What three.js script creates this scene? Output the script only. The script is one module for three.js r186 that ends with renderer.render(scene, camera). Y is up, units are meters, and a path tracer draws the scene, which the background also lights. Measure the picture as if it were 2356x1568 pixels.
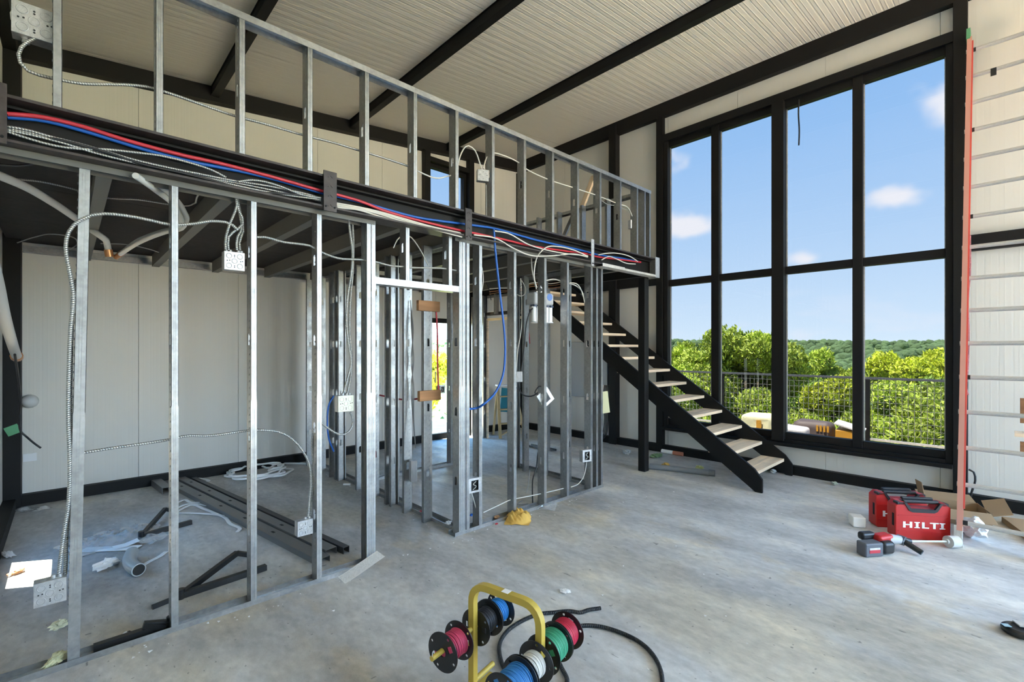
import * as THREE from 'three';
import { mergeGeometries, toCreasedNormals } from 'three/addons/utils/BufferGeometryUtils.js';
import { RoundedBoxGeometry } from 'three/addons/geometries/RoundedBoxGeometry.js';
import { FontLoader } from 'three/addons/loaders/FontLoader.js';
import { TextGeometry } from 'three/addons/geometries/TextGeometry.js';

const scene = new THREE.Scene();
// ---------- camera (level, horizon a little below the middle of the frame)
const camera = new THREE.PerspectiveCamera(2 * Math.atan(784 / 1085) * 180 / Math.PI, 2356 / 1568, 0.05, 6000);
camera.position.set(0, 1.6, 0);
camera.lookAt(0.6862, 1.6, -0.7274);
camera.setViewOffset(2356, 1568, 0, -18, 2356, 1568);

// ---------- renderer
const renderer = new THREE.WebGLRenderer({ antialias: true });
renderer.toneMapping = THREE.LinearToneMapping;
renderer.toneMappingExposure = 4.6;
renderer.shadowMap.enabled = true;

// ---------- noise
function rng(seed) { let a = seed >>> 0; return () => { a = (a + 0x6D2B79F5) >>> 0; let t = Math.imul(a ^ (a >>> 15), 1 | a); t = (t + Math.imul(t ^ (t >>> 7), 61 | t)) ^ t; return ((t ^ (t >>> 14)) >>> 0) / 4294967296; }; }
const hash2 = (x, y) => { let h = Math.imul(x, 374761393) + Math.imul(y, 668265263) | 0; h = Math.imul(h ^ (h >>> 13), 1274126177); return ((h ^ (h >>> 16)) >>> 0) / 4294967296; };
function vnoise(x, y) {
  const ix = Math.floor(x), iy = Math.floor(y); let fx = x - ix, fy = y - iy; fx = fx * fx * (3 - 2 * fx); fy = fy * fy * (3 - 2 * fy);
  const a = hash2(ix, iy), b = hash2(ix + 1, iy), c = hash2(ix, iy + 1), d = hash2(ix + 1, iy + 1);
  return a + (b - a) * fx + (c - a) * fy + (a - b - c + d) * fx * fy;
}
function fbm(x, y, o = 5) { let s = 0, a = 0.5, n = 0; for (let i = 0; i < o; i++) { s += a * vnoise(x, y); n += a; a *= 0.5; x = x * 2.03 + 17.3; y = y * 2.03 + 9.1; } return s / n; }
const clamp = (x, a = 0, b = 1) => Math.min(b, Math.max(a, x)), sm = (a, b, x) => { const t = clamp((x - a) / (b - a)); return t * t * (3 - 2 * t); };

// ---------- sky: clear summer blue, pale towards the horizon, a few torn fair-weather clouds all the way round
const SKY = 3.1;
{
  const W = 2048, H = 1024, d = new Float32Array(W * H * 4);
  const puffs = [];
  const R = rng(11);
  const add = (x, y, z, w, h, k) => { const l = Math.hypot(x, y, z); puffs.push([Math.atan2(z, x), Math.asin(y / l), w, h, k]); };
  // clouds that show in the window, by direction
  add(...[1.36, 0.515, -0.055], 0.05, 0.035, 0.85); add(...[1.38, 0.60, -0.05], 0.03, 0.04, 0.7); add(...[1.27, 0.32, -0.17], 0.03, 0.014, 0.75);
  add(...[0.95, 0.262, -0.475], 0.04, 0.022, 0.95); add(...[0.94, 0.40, -0.49], 0.03, 0.03, 0.5); add(...[1.14, 0.19, -0.3], 0.022, 0.012, 0.8);
  for (let i = 0; i < 46; i++) { const a = R() * 6.283, e = 0.12 + R() * 0.9; puffs.push([a, e, 0.025 + R() * 0.045, 0.012 + R() * 0.025, 0.55 + R() * 0.35]); }
  for (let j = 0; j < H; j++) {
    const el = ((j + 0.5) / H - 0.5) * Math.PI, t = clamp(el / 0.75);
    const k = Math.pow(t, 0.66), hz = Math.exp(-Math.max(0, el) * 16);
    const near = puffs.filter((p) => Math.abs(p[1] - el) < p[3] * 3);
    for (let i = 0; i < W; i++) {
      const az = ((i + 0.5) / W - 0.5) * 2 * Math.PI, o = (j * W + i) * 4;
      let r = 0.82 + (0.09 - 0.82) * k, g = 0.98 + (0.40 - 0.98) * k, b = 1.10 + (0.92 - 1.10) * k;
      if (el < 0) { r = 0.5; g = 0.55; b = 0.5; } else {
        let c = 0;
        for (const p of near) { let da = az - p[0]; if (da > Math.PI) da -= 2 * Math.PI; if (da < -Math.PI) da += 2 * Math.PI; da *= Math.cos(el); const q = Math.hypot(da / p[2], (el - p[1]) / p[3]); if (q < 2) c = Math.max(c, p[4] * (1 - q / 2) * 1.35); }
        if (c > 0) { const n = fbm(az * 26 + 40, el * 34 + 7, 6), c2 = sm(0.42, 0.92, c * 0.75 + n * 0.75 - 0.18); r += (0.96 - r) * c2; g += (0.97 - g) * c2; b += (1.03 - b) * c2; }
        const low = hz * sm(0.5, 0.75, fbm(az * 14, el * 60, 5)) * 0.5; r += (0.95 - r) * low; g += (0.96 - g) * low; b += (1.04 - b) * low;
      }
      d[o] = r * SKY; d[o + 1] = g * SKY; d[o + 2] = b * SKY; d[o + 3] = 1;
    }
  }
  const t = new THREE.DataTexture(d, W, H, THREE.RGBAFormat, THREE.FloatType);
  t.mapping = THREE.EquirectangularReflectionMapping; t.magFilter = t.minFilter = THREE.LinearFilter; t.needsUpdate = true;
  scene.background = t;
}
// ---------- sun: high, from the left and a little from behind the back wall
const sun = new THREE.DirectionalLight(new THREE.Color(1, 0.92, 0.79), 26);
sun.position.set(-0.348 * 40, 40, -0.206 * 40); sun.target.position.set(0, 0, 0);
sun.castShadow = true; sun.shadow.mapSize.set(4096, 4096);
Object.assign(sun.shadow.camera, { left: -30, right: 30, top: 30, bottom: -30, near: 1, far: 120 });
scene.add(sun, sun.target);

// ---------- textures
function dataTex(n, fn, srgb = false, m = n) {
  const d = new Uint8Array(n * m * 4);
  for (let j = 0; j < m; j++) for (let i = 0; i < n; i++) { const c = fn(i / n, j / m), o = (j * n + i) * 4; const a = Array.isArray(c) ? c : [c, c, c]; for (let k = 0; k < 3; k++) d[o + k] = clamp(a[k]) * 255; d[o + 3] = 255; }
  const t = new THREE.DataTexture(d, n, m); t.wrapS = t.wrapT = THREE.RepeatWrapping; t.magFilter = THREE.LinearFilter; t.minFilter = THREE.LinearMipmapLinearFilter; t.generateMipmaps = true;
  if (srgb) t.colorSpace = THREE.SRGBColorSpace; t.needsUpdate = true; return t;
}
const rep = (t, x, y = x) => { const c = t.clone(); c.repeat.set(x, y); c.needsUpdate = true; return c; };
// power-trowelled slab: cloudy greys, drier pale streaks, tan construction dust in blotches, small dark specks
const texFloor = dataTex(2048, (u, v) => {
  const x = u * 11, y = v * 11;
  const big = fbm(x * 0.55, y * 0.55, 4), mid = fbm(x * 2.1 + 30, y * 2.1, 5), str = fbm(x * 3.2 + y * 1.2, y * 0.9 - x * 2.4 + 50, 4), fine = fbm(x * 26, y * 26, 3), sp = hash2(Math.floor(u * 2048), Math.floor(v * 2048));
  let t = 0.755 + (big - 0.5) * 0.20 + (mid - 0.5) * 0.26 + (str - 0.5) * 0.14 + (fine - 0.5) * 0.13 + (sp - 0.5) * 0.035;
  const dust = sm(0.5, 0.72, fbm(x * 0.8 + 80, y * 0.8 + 12, 5)) * 0.8 + sm(0.56, 0.8, mid) * 0.3;
  const wz = y > 5 ? 11 - y : -y, near = (d, w) => Math.max(0, 1 - Math.abs(d) / w), grit = sm(0.40, 0.68, fbm(x * 5 + 11, y * 5 + 3, 5));
  const trail = Math.max(x > 0.1 && x < 4.7 ? near(wz - 3.18, 0.32) : 0, wz > 3.3 && wz < 6.9 ? near(x - 2.42, 0.3) : 0, near(x - 6.5, 0.7) * 0.8, near(wz - 6.7, 0.5) * 0.7) * grit;
  if (vnoise(x * 34 + 5, y * 34) > 0.965) t *= 0.72;
  return [t * (0.99 + dust * 0.04 + trail * 0.05), t * (0.985 + trail * 0.005), t * (0.975 - dust * 0.08 - trail * 0.07)];
}, true);
const texFloorRough = dataTex(512, (u, v) => 0.38 + 0.4 * fbm(u * 22, v * 22, 5) + 0.1 * fbm(u * 90, v * 90, 2));
const texFloorBump = dataTex(512, (u, v) => fbm(u * 40, v * 40, 5));
const texRib = dataTex(256, (u) => { const p = (u * 10) % 1; return p < 0.12 ? 0.2 : p > 0.46 && p < 0.56 ? 0.8 : 0.5; }, false, 4);
const texZinc = dataTex(512, (u, v) => { const n = fbm(u * 60, v * 60, 3), m = fbm(u * 9 + 3, v * 4, 4); return 0.76 + (n - 0.5) * 0.28 + (m - 0.5) * 0.34; });
const texZincR = dataTex(256, (u, v) => 0.34 + 0.32 * fbm(u * 18, v * 18, 4));
const texFlex = dataTex(64, (u, v) => { const p = (u + v) % 1; return 0.28 + 0.72 * Math.pow(Math.sin(p * Math.PI), 0.8); });
const texWood = dataTex(512, (u, v) => { const g = fbm(u * 3 + fbm(u * 2, v * 30, 3) * 0.6, v * 46, 4), k = fbm(u * 2, v * 8 + 20, 3); const t = 0.90 + (g - 0.5) * 0.26 + (k - 0.5) * 0.18; return [t, t * 0.90, t * 0.77]; }, true);
const texSteel = dataTex(512, (u, v) => { const n = fbm(u * 30, v * 30, 5), m = fbm(u * 6, v * 6, 4); return [0.2 + n * 0.16 + m * 0.12, 0.19 + n * 0.16 + m * 0.09, 0.19 + n * 0.16 + m * 0.07]; }, true);
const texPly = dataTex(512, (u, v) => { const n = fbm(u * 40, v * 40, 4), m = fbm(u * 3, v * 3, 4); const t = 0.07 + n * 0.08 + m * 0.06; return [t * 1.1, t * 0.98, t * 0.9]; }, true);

// ---------- materials
const S = (o) => new THREE.MeshStandardMaterial(o), P = (o) => new THREE.MeshPhysicalMaterial(o), L = (r, g, b) => new THREE.Color().setRGB(r, g, b);
const M = {
  floor: S({ map: texFloor, roughnessMap: rep(texFloorRough, 3), roughness: 0.95, bumpMap: rep(texFloorBump, 3), bumpScale: 0.0015 }),
  panel: S({ color: L(0.70, 0.675, 0.615), roughness: 0.55, bumpMap: texRib, bumpScale: 0.0013 }),
  ceil: S({ color: L(0.70, 0.65, 0.56), roughness: 0.6, bumpMap: texRib, bumpScale: 0.007 }),
  core: S({ color: L(0.35, 0.34, 0.30), roughness: 0.9 }),
  black: P({ color: L(0.006, 0.0055, 0.0052), roughness: 0.6, specularIntensity: 0.55 }),
  steel: S({ map: texSteel, color: L(0.5, 0.46, 0.46), roughness: 0.5, metalness: 0.2 }),
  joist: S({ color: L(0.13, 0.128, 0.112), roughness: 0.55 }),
  zinc: S({ color: L(0.50, 0.51, 0.51), map: texZinc, roughnessMap: texZincR, roughness: 0.8, metalness: 0.88 }),
  box: S({ color: L(0.66, 0.66, 0.66), map: texZinc, roughness: 0.42, metalness: 0.65 }),
  dark: S({ color: L(0.012, 0.012, 0.012), roughness: 0.7 }),
  flex: S({ color: L(0.52, 0.52, 0.50), map: texFlex, bumpMap: texFlex, bumpScale: 0.002, roughness: 0.35, metalness: 0.6 }),
  flexDark: S({ color: L(0.008, 0.0085, 0.0095), bumpMap: texFlex, bumpScale: 0.004, roughness: 0.55 }),
  romex: S({ color: L(0.62, 0.60, 0.54), roughness: 0.5 }),
  cableBlack: S({ color: L(0.012, 0.012, 0.014), roughness: 0.45 }),
  cableGrey: S({ color: L(0.25, 0.25, 0.25), roughness: 0.5 }),
  red: S({ color: L(0.50, 0.030, 0.045), roughness: 0.4 }),
  blue: S({ color: L(0.010, 0.10, 0.42), roughness: 0.4 }),
  orange: S({ color: L(0.6, 0.22, 0.13), roughness: 0.5 }),
  wood: S({ map: texWood, roughness: 0.75 }),
  woodBrown: S({ map: texWood, color: L(0.42, 0.27, 0.17), roughness: 0.8 }),
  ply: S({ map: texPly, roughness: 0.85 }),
  white: S({ color: L(0.88, 0.88, 0.88), roughness: 0.6 }),
  paper: S({ color: L(0.84, 0.84, 0.84), roughness: 0.85, side: THREE.DoubleSide }),
  insul: S({ color: L(0.60, 0.60, 0.58), roughness: 0.7 }),
  copper: S({ color: L(0.62, 0.30, 0.14), roughness: 0.3, metalness: 0.9 }),
  card: S({ color: L(0.36, 0.245, 0.14), roughness: 0.9, side: THREE.DoubleSide }),
  hred: S({ color: L(0.50, 0.014, 0.012), roughness: 0.42 }),
  hblack: S({ color: L(0.012, 0.012, 0.013), roughness: 0.4 }),
  greyplastic: S({ color: L(0.10, 0.105, 0.12), roughness: 0.5 }),
  yellow: S({ color: L(0.50, 0.36, 0.06), roughness: 0.42 }),
  fibreRed: S({ color: L(0.60, 0.07, 0.05), roughness: 0.45 }),
  fibre: S({ color: L(0.64, 0.30, 0.235), roughness: 0.45 }),
  alu: S({ color: L(0.72, 0.70, 0.66), map: texZinc, roughness: 0.5, metalness: 0.25 }),
  green: S({ color: L(0.12, 0.36, 0.18), roughness: 0.7 }),
  cloth: S({ color: L(0.72, 0.44, 0.10), roughness: 0.95, side: THREE.DoubleSide }),
  film: P({ color: L(0.93, 0.94, 0.95), roughness: 0.12, transmission: 0.82, thickness: 0, side: THREE.DoubleSide }),
  glass: P({ color: L(0.25, 0.252, 0.255), roughness: 0, transmission: 1, thickness: 0, specularIntensity: 0.3 }),
  glassClear: P({ color: L(0.9, 0.92, 0.92), roughness: 0, transmission: 1, thickness: 0 }),
};

// ---------- object helpers
const taken = {};
function numbered(n) { const k = taken[n] = (taken[n] ?? -1) + 1; return k ? n + '_' + String(k).padStart(3, '0') : n; }
const bases = new WeakMap();
function shade(o) { o.traverse((m) => { if (m.isMesh) { m.castShadow = true; m.receiveShadow = true; } }); return o; }
function thing(name, label, category, base = [0, 0, 0], group, kind) {
  const o = new THREE.Group(); o.name = numbered(name); o.position.set(...base); bases.set(o, base); scene.add(o);
  if (label) o.userData.label = label; if (category) o.userData.category = category; if (group) o.userData.group = group; if (kind) o.userData.kind = kind;
  return o;
}
const structure = (name, label, base = [0, 0, 0]) => { const o = thing(name, label, 'structure', base, null, 'structure'); delete o.userData.category; return o; };
const partNames = new WeakMap();
function part(t, name, geo, mat, label) {   // geometry is given in world metres; it is stored relative to the thing's base
  const g = Array.isArray(geo) ? merge(geo) : geo, b = bases.get(t); g.translate(-b[0], -b[1], -b[2]);
  const m = new THREE.Mesh(g, mat), seen = partNames.get(t) ?? {}; partNames.set(t, seen);
  const k = seen[name] = (seen[name] ?? -1) + 1; m.name = k ? name + '_' + String(k).padStart(3, '0') : name;
  m.castShadow = m.receiveShadow = true; if (label) m.userData.label = label; t.add(m); bases.set(m, b); return m;
}
function single(name, label, category, geo, mat, group) { const t = thing(name, label, category, [0, 0, 0], group); const g = Array.isArray(geo) ? merge(geo) : geo; scene.remove(t); const m = new THREE.Mesh(g, mat); m.name = t.name; m.userData = t.userData; g.computeBoundingBox(); const c = g.boundingBox.getCenter(new THREE.Vector3()); c.y = g.boundingBox.min.y; g.translate(-c.x, -c.y, -c.z); m.position.copy(c); m.castShadow = m.receiveShadow = true; scene.add(m); return m; }
function merge(list) { return mergeGeometries(list.flat(Infinity).map((g) => { const h = g.index ? g.toNonIndexed() : g; for (const k of Object.keys(h.attributes)) if (!['position', 'normal', 'uv'].includes(k)) h.deleteAttribute(k); if (!h.attributes.uv) h.setAttribute('uv', new THREE.BufferAttribute(new Float32Array(h.attributes.position.count * 2), 2)); return h; })); }
// metres as uv, by the way each face points
function muv(g, s = 1) {
  if (g.index) g = g.toNonIndexed(); const p = g.attributes.position, n = g.attributes.normal, uv = new Float32Array(p.count * 2);
  for (let i = 0; i < p.count; i++) { const a = Math.abs(n.getX(i)), b = Math.abs(n.getY(i)), c = Math.abs(n.getZ(i)), x = p.getX(i), y = p.getY(i), z = p.getZ(i); uv[2 * i] = (b >= a && b >= c ? x : a >= c ? z : x) * s; uv[2 * i + 1] = (b >= a && b >= c ? z : y) * s; }
  g.setAttribute('uv', new THREE.BufferAttribute(uv, 2)); return g;
}
// box from limits x0..x1, y0..y1 and depth d0..d1 (depth runs away from the camera, z = -depth)
function bx(x0, x1, y0, y1, d0, d1, s = 1) { const g = new THREE.BoxGeometry(Math.abs(x1 - x0), Math.abs(y1 - y0), Math.abs(d1 - d0)); g.translate((x0 + x1) / 2, (y0 + y1) / 2, -(d0 + d1) / 2); return muv(g, s); }
function rbx(x0, x1, y0, y1, d0, d1, r = 0.004) { const g = new RoundedBoxGeometry(Math.abs(x1 - x0), Math.abs(y1 - y0), Math.abs(d1 - d0), 2, r); g.translate((x0 + x1) / 2, (y0 + y1) / 2, -(d0 + d1) / 2); return muv(g); }
const V = (a) => new THREE.Vector3(...a);
function tube(pts, r, seg, rad = 6, closed = false) {
  const c = new THREE.CatmullRomCurve3(pts.map(V), closed, 'centripetal'), len = c.getLength();
  const g = new THREE.TubeGeometry(c, seg ?? Math.max(6, Math.min(90, Math.round(len / 0.04))), r, rad, closed), uv = g.attributes.uv;
  for (let i = 0; i < uv.count; i++) uv.setXY(i, uv.getX(i) * len / 0.011, uv.getY(i));
  if (closed) return g;
  const ends = [0, 1].map((t) => { const e = new THREE.CircleGeometry(r, rad), p = c.getPointAt(t), d = c.getTangentAt(t).multiplyScalar(t ? 1 : -1); e.applyQuaternion(new THREE.Quaternion().setFromUnitVectors(new THREE.Vector3(0, 0, 1), d)); e.translate(p.x, p.y, p.z); return e; });
  return merge([g, ...ends]);
}
// straight bar of rectangular section from a to b; up tells which way its height goes
function bar(a, b, w, h, up = [0, 1, 0]) {
  const A = V(a), B = V(b), d = B.clone().sub(A), l = d.length(); d.normalize();
  let u = V(up); u.addScaledVector(d, -u.dot(d)).normalize(); const s = new THREE.Vector3().crossVectors(d, u);
  const g = new THREE.BoxGeometry(w, h, l); muv(g); g.applyMatrix4(new THREE.Matrix4().makeBasis(s, u, d.clone().negate()).setPosition(A.add(B).multiplyScalar(0.5))); return g;
}
function rod(a, b, r, n = 10, r2 = r) { const A = V(a), B = V(b), d = B.clone().sub(A), g = new THREE.CylinderGeometry(r2, r, d.length(), n); g.applyQuaternion(new THREE.Quaternion().setFromUnitVectors(new THREE.Vector3(0, 1, 0), d.clone().normalize())); A.add(B).multiplyScalar(0.5); g.translate(A.x, A.y, A.z); return g; }
// turn geometry about y and move it
function put(g, x, y, z, turn = 0, tiltX = 0, tiltZ = 0) { const gs = [g].flat(Infinity); const m = new THREE.Matrix4().compose(new THREE.Vector3(x, y, z), new THREE.Quaternion().setFromEuler(new THREE.Euler(tiltX, turn, tiltZ, 'YXZ')), new THREE.Vector3(1, 1, 1)); gs.forEach((q) => q.applyMatrix4(m)); return gs.length === 1 ? gs[0] : merge(gs); }


// =====================================================================================  THE ROOM
const roofY = (x) => 4.755 + 0.0965 * x;
const XL = -0.46, XR = 6.78, DB = 6.97, DF = -5.6;      // inner faces of left, right, back and front walls
function slopeTop(g, f = (x) => roofY(x) + 0.06) { const p = g.attributes.position; let top = -1e9; for (let i = 0; i < p.count; i++) top = Math.max(top, p.getY(i)); for (let i = 0; i < p.count; i++) if (p.getY(i) > top - 1e-4) p.setY(i, f(p.getX(i))); return g; }
// insulated wall panels between seams, with openings [a0, a1, y0, y1] left free; a thin backing closes the joints
function wallOf(name, label, alongX, c0, c1, from, to, seams, openings) {
  const t = structure(name, label, alongX ? [(from + to) / 2, 0, -c0] : [c0, 0, -(from + to) / 2]), back = [];
  const cuts = [from, ...seams.filter((s) => s > from + 0.02 && s < to - 0.02), to], all = [...new Set([...cuts, ...openings.flatMap((o) => [o[0], o[1]])])].filter((v) => v >= from && v <= to).sort((a, b) => a - b);
  for (let i = 0; i + 1 < all.length; i++) {
    const a = all[i], b = all[i + 1], mid = (a + b) / 2, os = openings.filter((o) => mid > o[0] && mid < o[1]).sort((p, q) => p[2] - q[2]);
    if (b - a < 0.004) continue;
    const ga = cuts.includes(a) ? 0.002 : 0, gb = cuts.includes(b) ? 0.002 : 0;
    let y = 0; const segs = [];
    for (const o of os) { if (o[2] - y > 0.01) segs.push([y, o[2]]); y = o[3]; }
    segs.push([y, 9]);
    for (const [y0, y1] of segs) {
      const mk = (p, q, u, w) => { const top = y1 === 9; let g = alongX ? bx(u, w, y0, top ? 6 : y1, p, q) : bx(p, q, y0, top ? 6 : y1, u, w); return top ? slopeTop(g) : g; };
      part(t, 'panel', mk(c0, c1, a + ga, b - gb), M.panel);
      back.push(mk(c1, c1 + Math.sign(c1 - c0) * 0.02, a, b));
    }
  }
  part(t, 'backing', back, M.core);
  return t;
}
const seq = (a, s, n) => Array.from({ length: n }, (_, i) => a + s * i);
const O2 = [4.55, 5.40, 2.86, 4.84], O3 = [4.55, 5.40, 0, 2.14];
wallOf('wall_back', 'off-white ribbed panel wall behind the stud framing', true, DB, DB + 0.08, XL, XR, seq(0.605, 1.03, 6), [O2, O3]);
wallOf('wall_right', 'off-white ribbed panel wall with the tall window and an open bay nearer the camera', false, XR, XR + 0.08, DF, DB, seq(-4.70, 1.045, 12), [[0.42, 3.70, 0.40, 4.80], [-5.3, -2.6, 0, 4.6]]);
wallOf('wall_left', 'off-white ribbed panel wall at the left edge', false, XL, XL - 0.08, DF, DB, seq(-4.68, 1.04, 12), [[4.68, 5.30, 0.46, 1.36]]);
wallOf('wall_front', 'panel wall behind the camera with a wide open doorway', true, DF, DF - 0.08, XL, XR, seq(0.6, 1.03, 6), [[2.4, 6.55, 0, 4.3]]);
{
  const f = structure('floor', 'grey power-trowelled concrete slab', [3.1, -0.2, -1.8]);
  const g = new THREE.BoxGeometry(7.5, 0.2, 13.0, 1, 1, 1); g.translate(3.16, -0.1, -0.67); muv(g, 1 / 11); part(f, 'slab', g, M.floor);
  const c = structure('ceiling', 'ribbed insulated roof panels sloping up to the window wall', [3.1, 5, -1.8]);
  const ds = [DF - 0.1, ...seq(-4.63, 1.04, 12), DB + 0.1];
  for (let i = 0; i + 1 < ds.length; i++) {
    const q = bx(XL - 0.1, XR + 0.1, 0, 0.1, ds[i] + 0.002, ds[i + 1] - 0.002), p = q.attributes.position, uv = q.attributes.uv;
    for (let k = 0; k < p.count; k++) { uv.setXY(k, p.getZ(k), p.getX(k)); p.setY(k, p.getY(k) + roofY(p.getX(k))); }
    part(c, 'panel', q, M.ceil);
  }
  const b = bx(XL - 0.1, XR + 0.1, 0.1, 0.13, DF - 0.1, DB + 0.1), p = b.attributes.position; for (let k = 0; k < p.count; k++) p.setY(k, p.getY(k) + roofY(p.getX(k))); part(c, 'roof_skin', b, M.core);
}
// ---------- black steel frame
const BG = null;
function slopedBeam(name, label, x0, x1, h, d0, d1) { const g = bx(x0, x1, -h, 0, d0, d1), p = g.attributes.position; for (let k = 0; k < p.count; k++) p.setY(k, p.getY(k) + roofY(p.getX(k))); return single(name, label, 'beam', g, M.black); }
slopedBeam('eave_beam', 'black steel beam sloping along the top of the back wall', XL, XR, 0.185, 6.86, DB);
single('eave_beam', 'black steel beam along the ceiling above the tall window', 'beam', [bx(6.69, XR, 5.19, 5.40, DF, 6.86)], M.black);
slopedBeam('eave_beam', 'black steel beam over the open doorway behind the camera', XL, XR, 0.185, DF, DF + 0.1);
single('eave_beam', 'black steel beam along the top of the left wall', 'beam', bx(XL, -0.36, 4.54, roofY(-0.46), DF + 0.1, 6.86), M.black);
[[1.35, 'leftmost of the three black steel purlins under the ceiling'], [3.14, 'middle one of the three black steel purlins under the ceiling'], [4.915, 'black steel purlin under the ceiling nearest the tall window']].forEach(([x, l]) => {
  const y = roofY(x); single('ceiling_purlin', l, 'beam', [bx(x - 0.043, x + 0.043, y - 0.128, y - 0.115, DF + 0.1, 6.86), bx(x - 0.043, x + 0.043, y - 0.012, y - 0.004, DF + 0.1, 6.86), bx(x - 0.030, x + 0.030, y - 0.115, y - 0.012, DF + 0.1, 6.86)], M.black);
});
const col = (l, x0, x1, y1, d0, d1, y0 = 0) => single('steel_column', l, 'column', rbx(x0, x1, y0, y1, d0, d1, 0.004), M.black);
col('black steel corner column where left and back walls meet', XL, -0.335, 4.55, 6.76, DB);
col('black steel corner column where back and right walls meet', 6.69, XR, 5.19, 6.80, DB);
col('black steel column left of the small upper window', 4.44, 4.55, 5.0, 6.86, DB);
col('black steel column right of the small upper window', 5.40, 5.51, 5.09, 6.86, DB);
col('tall black steel column on the window wall behind the staircase', 6.66, XR, 5.36, 4.54, 4.68);
col('slim black steel column along the left edge of the tall window', 6.70, XR, 5.19, 3.71, 3.82);
col('wide black steel column between tall window and ladder', 6.68, XR, 5.19, 0.31, 0.42);
const girt = (l, d0, d1, y0 = 2.60, y1 = 2.76) => single('wall_girt', l, 'girt', rbx(6.70, XR, y0, y1, d0, d1, 0.004), M.black);
girt('black horizontal wall girt passing behind the ladder', -2.6, 0.31);
girt('short black wall girt between window edge and staircase column', 3.82, 4.54);
girt('black wall girt above the upper stair treads', 4.68, 6.80);
single('window_header', 'black steel lintel beam over the tall window', 'beam', [bx(6.69, XR, 4.79, 4.90, 0.42, 3.71)], M.black);
single('window_header', 'black steel header over the small upper window', 'beam', [bx(4.55, 5.40, 4.84, 4.92, 6.87, DB)], M.black);
// ---------- baseboard angles
const baseb = (n, l, g) => { const m = single(n, l, 'x', g, M.black); delete m.userData.category; m.userData.kind = 'structure'; };
baseb('baseboard_back', 'black steel base angle along the back wall', [bx(-0.335, 4.44, 0, 0.115, 6.89, DB), bx(5.51, 6.69, 0, 0.115, 6.89, DB)]);
baseb('baseboard_right', 'black steel base angle along the window wall', [bx(6.70, XR, 0, 0.115, 0.42, 3.71), bx(6.70, XR, 0, 0.115, 3.82, 4.54), bx(6.70, XR, 0, 0.115, 4.68, 6.80), bx(6.70, XR, 0, 0.115, -2.6, 0.31)]);
baseb('baseboard_left', 'black steel base angle along the left wall', [bx(XL, -0.37, 0, 0.115, DF, 6.76)]);

// ---------- tall window
{
  const w = structure('window_1', 'tall black-framed window of eight panes', [6.78, 0.4, -2.06]);
  const D = [[2.966, 3.63], [2.15, 2.854], [1.29, 2.007], [0.48, 1.193]], Y = [[0.525, 2.564], [2.66, 4.70]];
  part(w, 'jamb', rbx(6.71, 6.84, 0.40, 4.80, 3.63, 3.70), M.black); part(w, 'jamb', rbx(6.71, 6.84, 0.40, 4.80, 0.42, 0.48), M.black);
  part(w, 'mullion', rbx(6.73, 6.84, 0.44, 4.79, 2.854, 2.966), M.black); part(w, 'mullion', rbx(6.67, 6.84, 0.42, 4.79, 2.007, 2.15), M.black); part(w, 'mullion', rbx(6.73, 6.84, 0.44, 4.79, 1.193, 1.29), M.black);
  for (const [a, b] of D) { part(w, 'transom', rbx(6.74, 6.83, 2.564, 2.66, a, b), M.black); part(w, 'bottom_rail', rbx(6.74, 6.83, 0.44, 0.525, a, b), M.black); part(w, 'head', rbx(6.74, 6.83, 4.70, 4.79, a, b), M.black); for (const [c, d] of Y) { part(w, 'pane', bx(6.800, 6.803, c, d, a, b), M.glass); part(w, 'glazing_bead', [bx(6.792, 6.80, c, d, b - 0.012, b), bx(6.792, 6.80, c, d, a, a + 0.012)], M.alu); } }
  part(w, 'sill', [rbx(6.63, 6.86, 0.36, 0.40, 0.42, 3.70), rbx(6.70, 6.84, 0.40, 0.44, 0.48, 3.63)], M.black);
}
single('pull_strap', 'dark strap dangling from the head of the tall window', 'strap', tube([[6.72,4.744,-1.846],[6.72,4.565,-1.85],[6.72,4.353,-1.841],[6.72,4.168,-1.846]], 0.009, 10, 4), M.dark);
{ const w = structure('window_2', 'small upper window in the back wall', [4.97, 2.86, -7.0]);
  part(w, 'jamb', bx(4.55, 4.61, 2.86, 4.84, 6.96, 7.06), M.black); part(w, 'jamb', bx(5.34, 5.40, 2.86, 4.84, 6.96, 7.06), M.black); part(w, 'head', bx(4.61, 5.34, 4.78, 4.84, 6.96, 7.06), M.black); part(w, 'sill', bx(4.55, 5.40, 2.86, 2.92, 6.96, 7.06), M.black); part(w, 'pane', bx(4.61, 5.34, 2.92, 4.78, 7.02, 7.023), M.glass);
  const d = structure('door_1', 'glazed back door below the small window', [4.97, 0, -7.0]);
  part(d, 'door_frame', [bx(4.55, 4.63, 0, 2.14, 6.96, 7.06), bx(5.32, 5.40, 0, 2.14, 6.96, 7.06), bx(4.63, 5.32, 2.06, 2.14, 6.96, 7.06), bx(4.63, 5.32, 0, 0.10, 6.96, 7.06)], M.black); part(d, 'pane', bx(4.63, 5.32, 0.10, 2.06, 7.02, 7.023), M.glassClear); part(d, 'handle', rod([4.70, 1.0, -6.94], [4.70, 1.2, -6.94], 0.01), M.alu);
  const v = structure('window_3', 'low window in the left wall that lets the sun in', [-0.5, 0.46, -5]);
  part(v, 'frame', [bx(-0.53, -0.47, 0.46, 0.49, 4.68, 5.30), bx(-0.53, -0.47, 1.33, 1.36, 4.68, 5.30), bx(-0.53, -0.47, 0.46, 1.36, 4.68, 4.71), bx(-0.53, -0.47, 0.46, 1.36, 5.27, 5.30)], M.black); part(v, 'pane', bx(-0.502, -0.50, 0.49, 1.33, 4.71, 5.27), M.glassClear);
}


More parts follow.
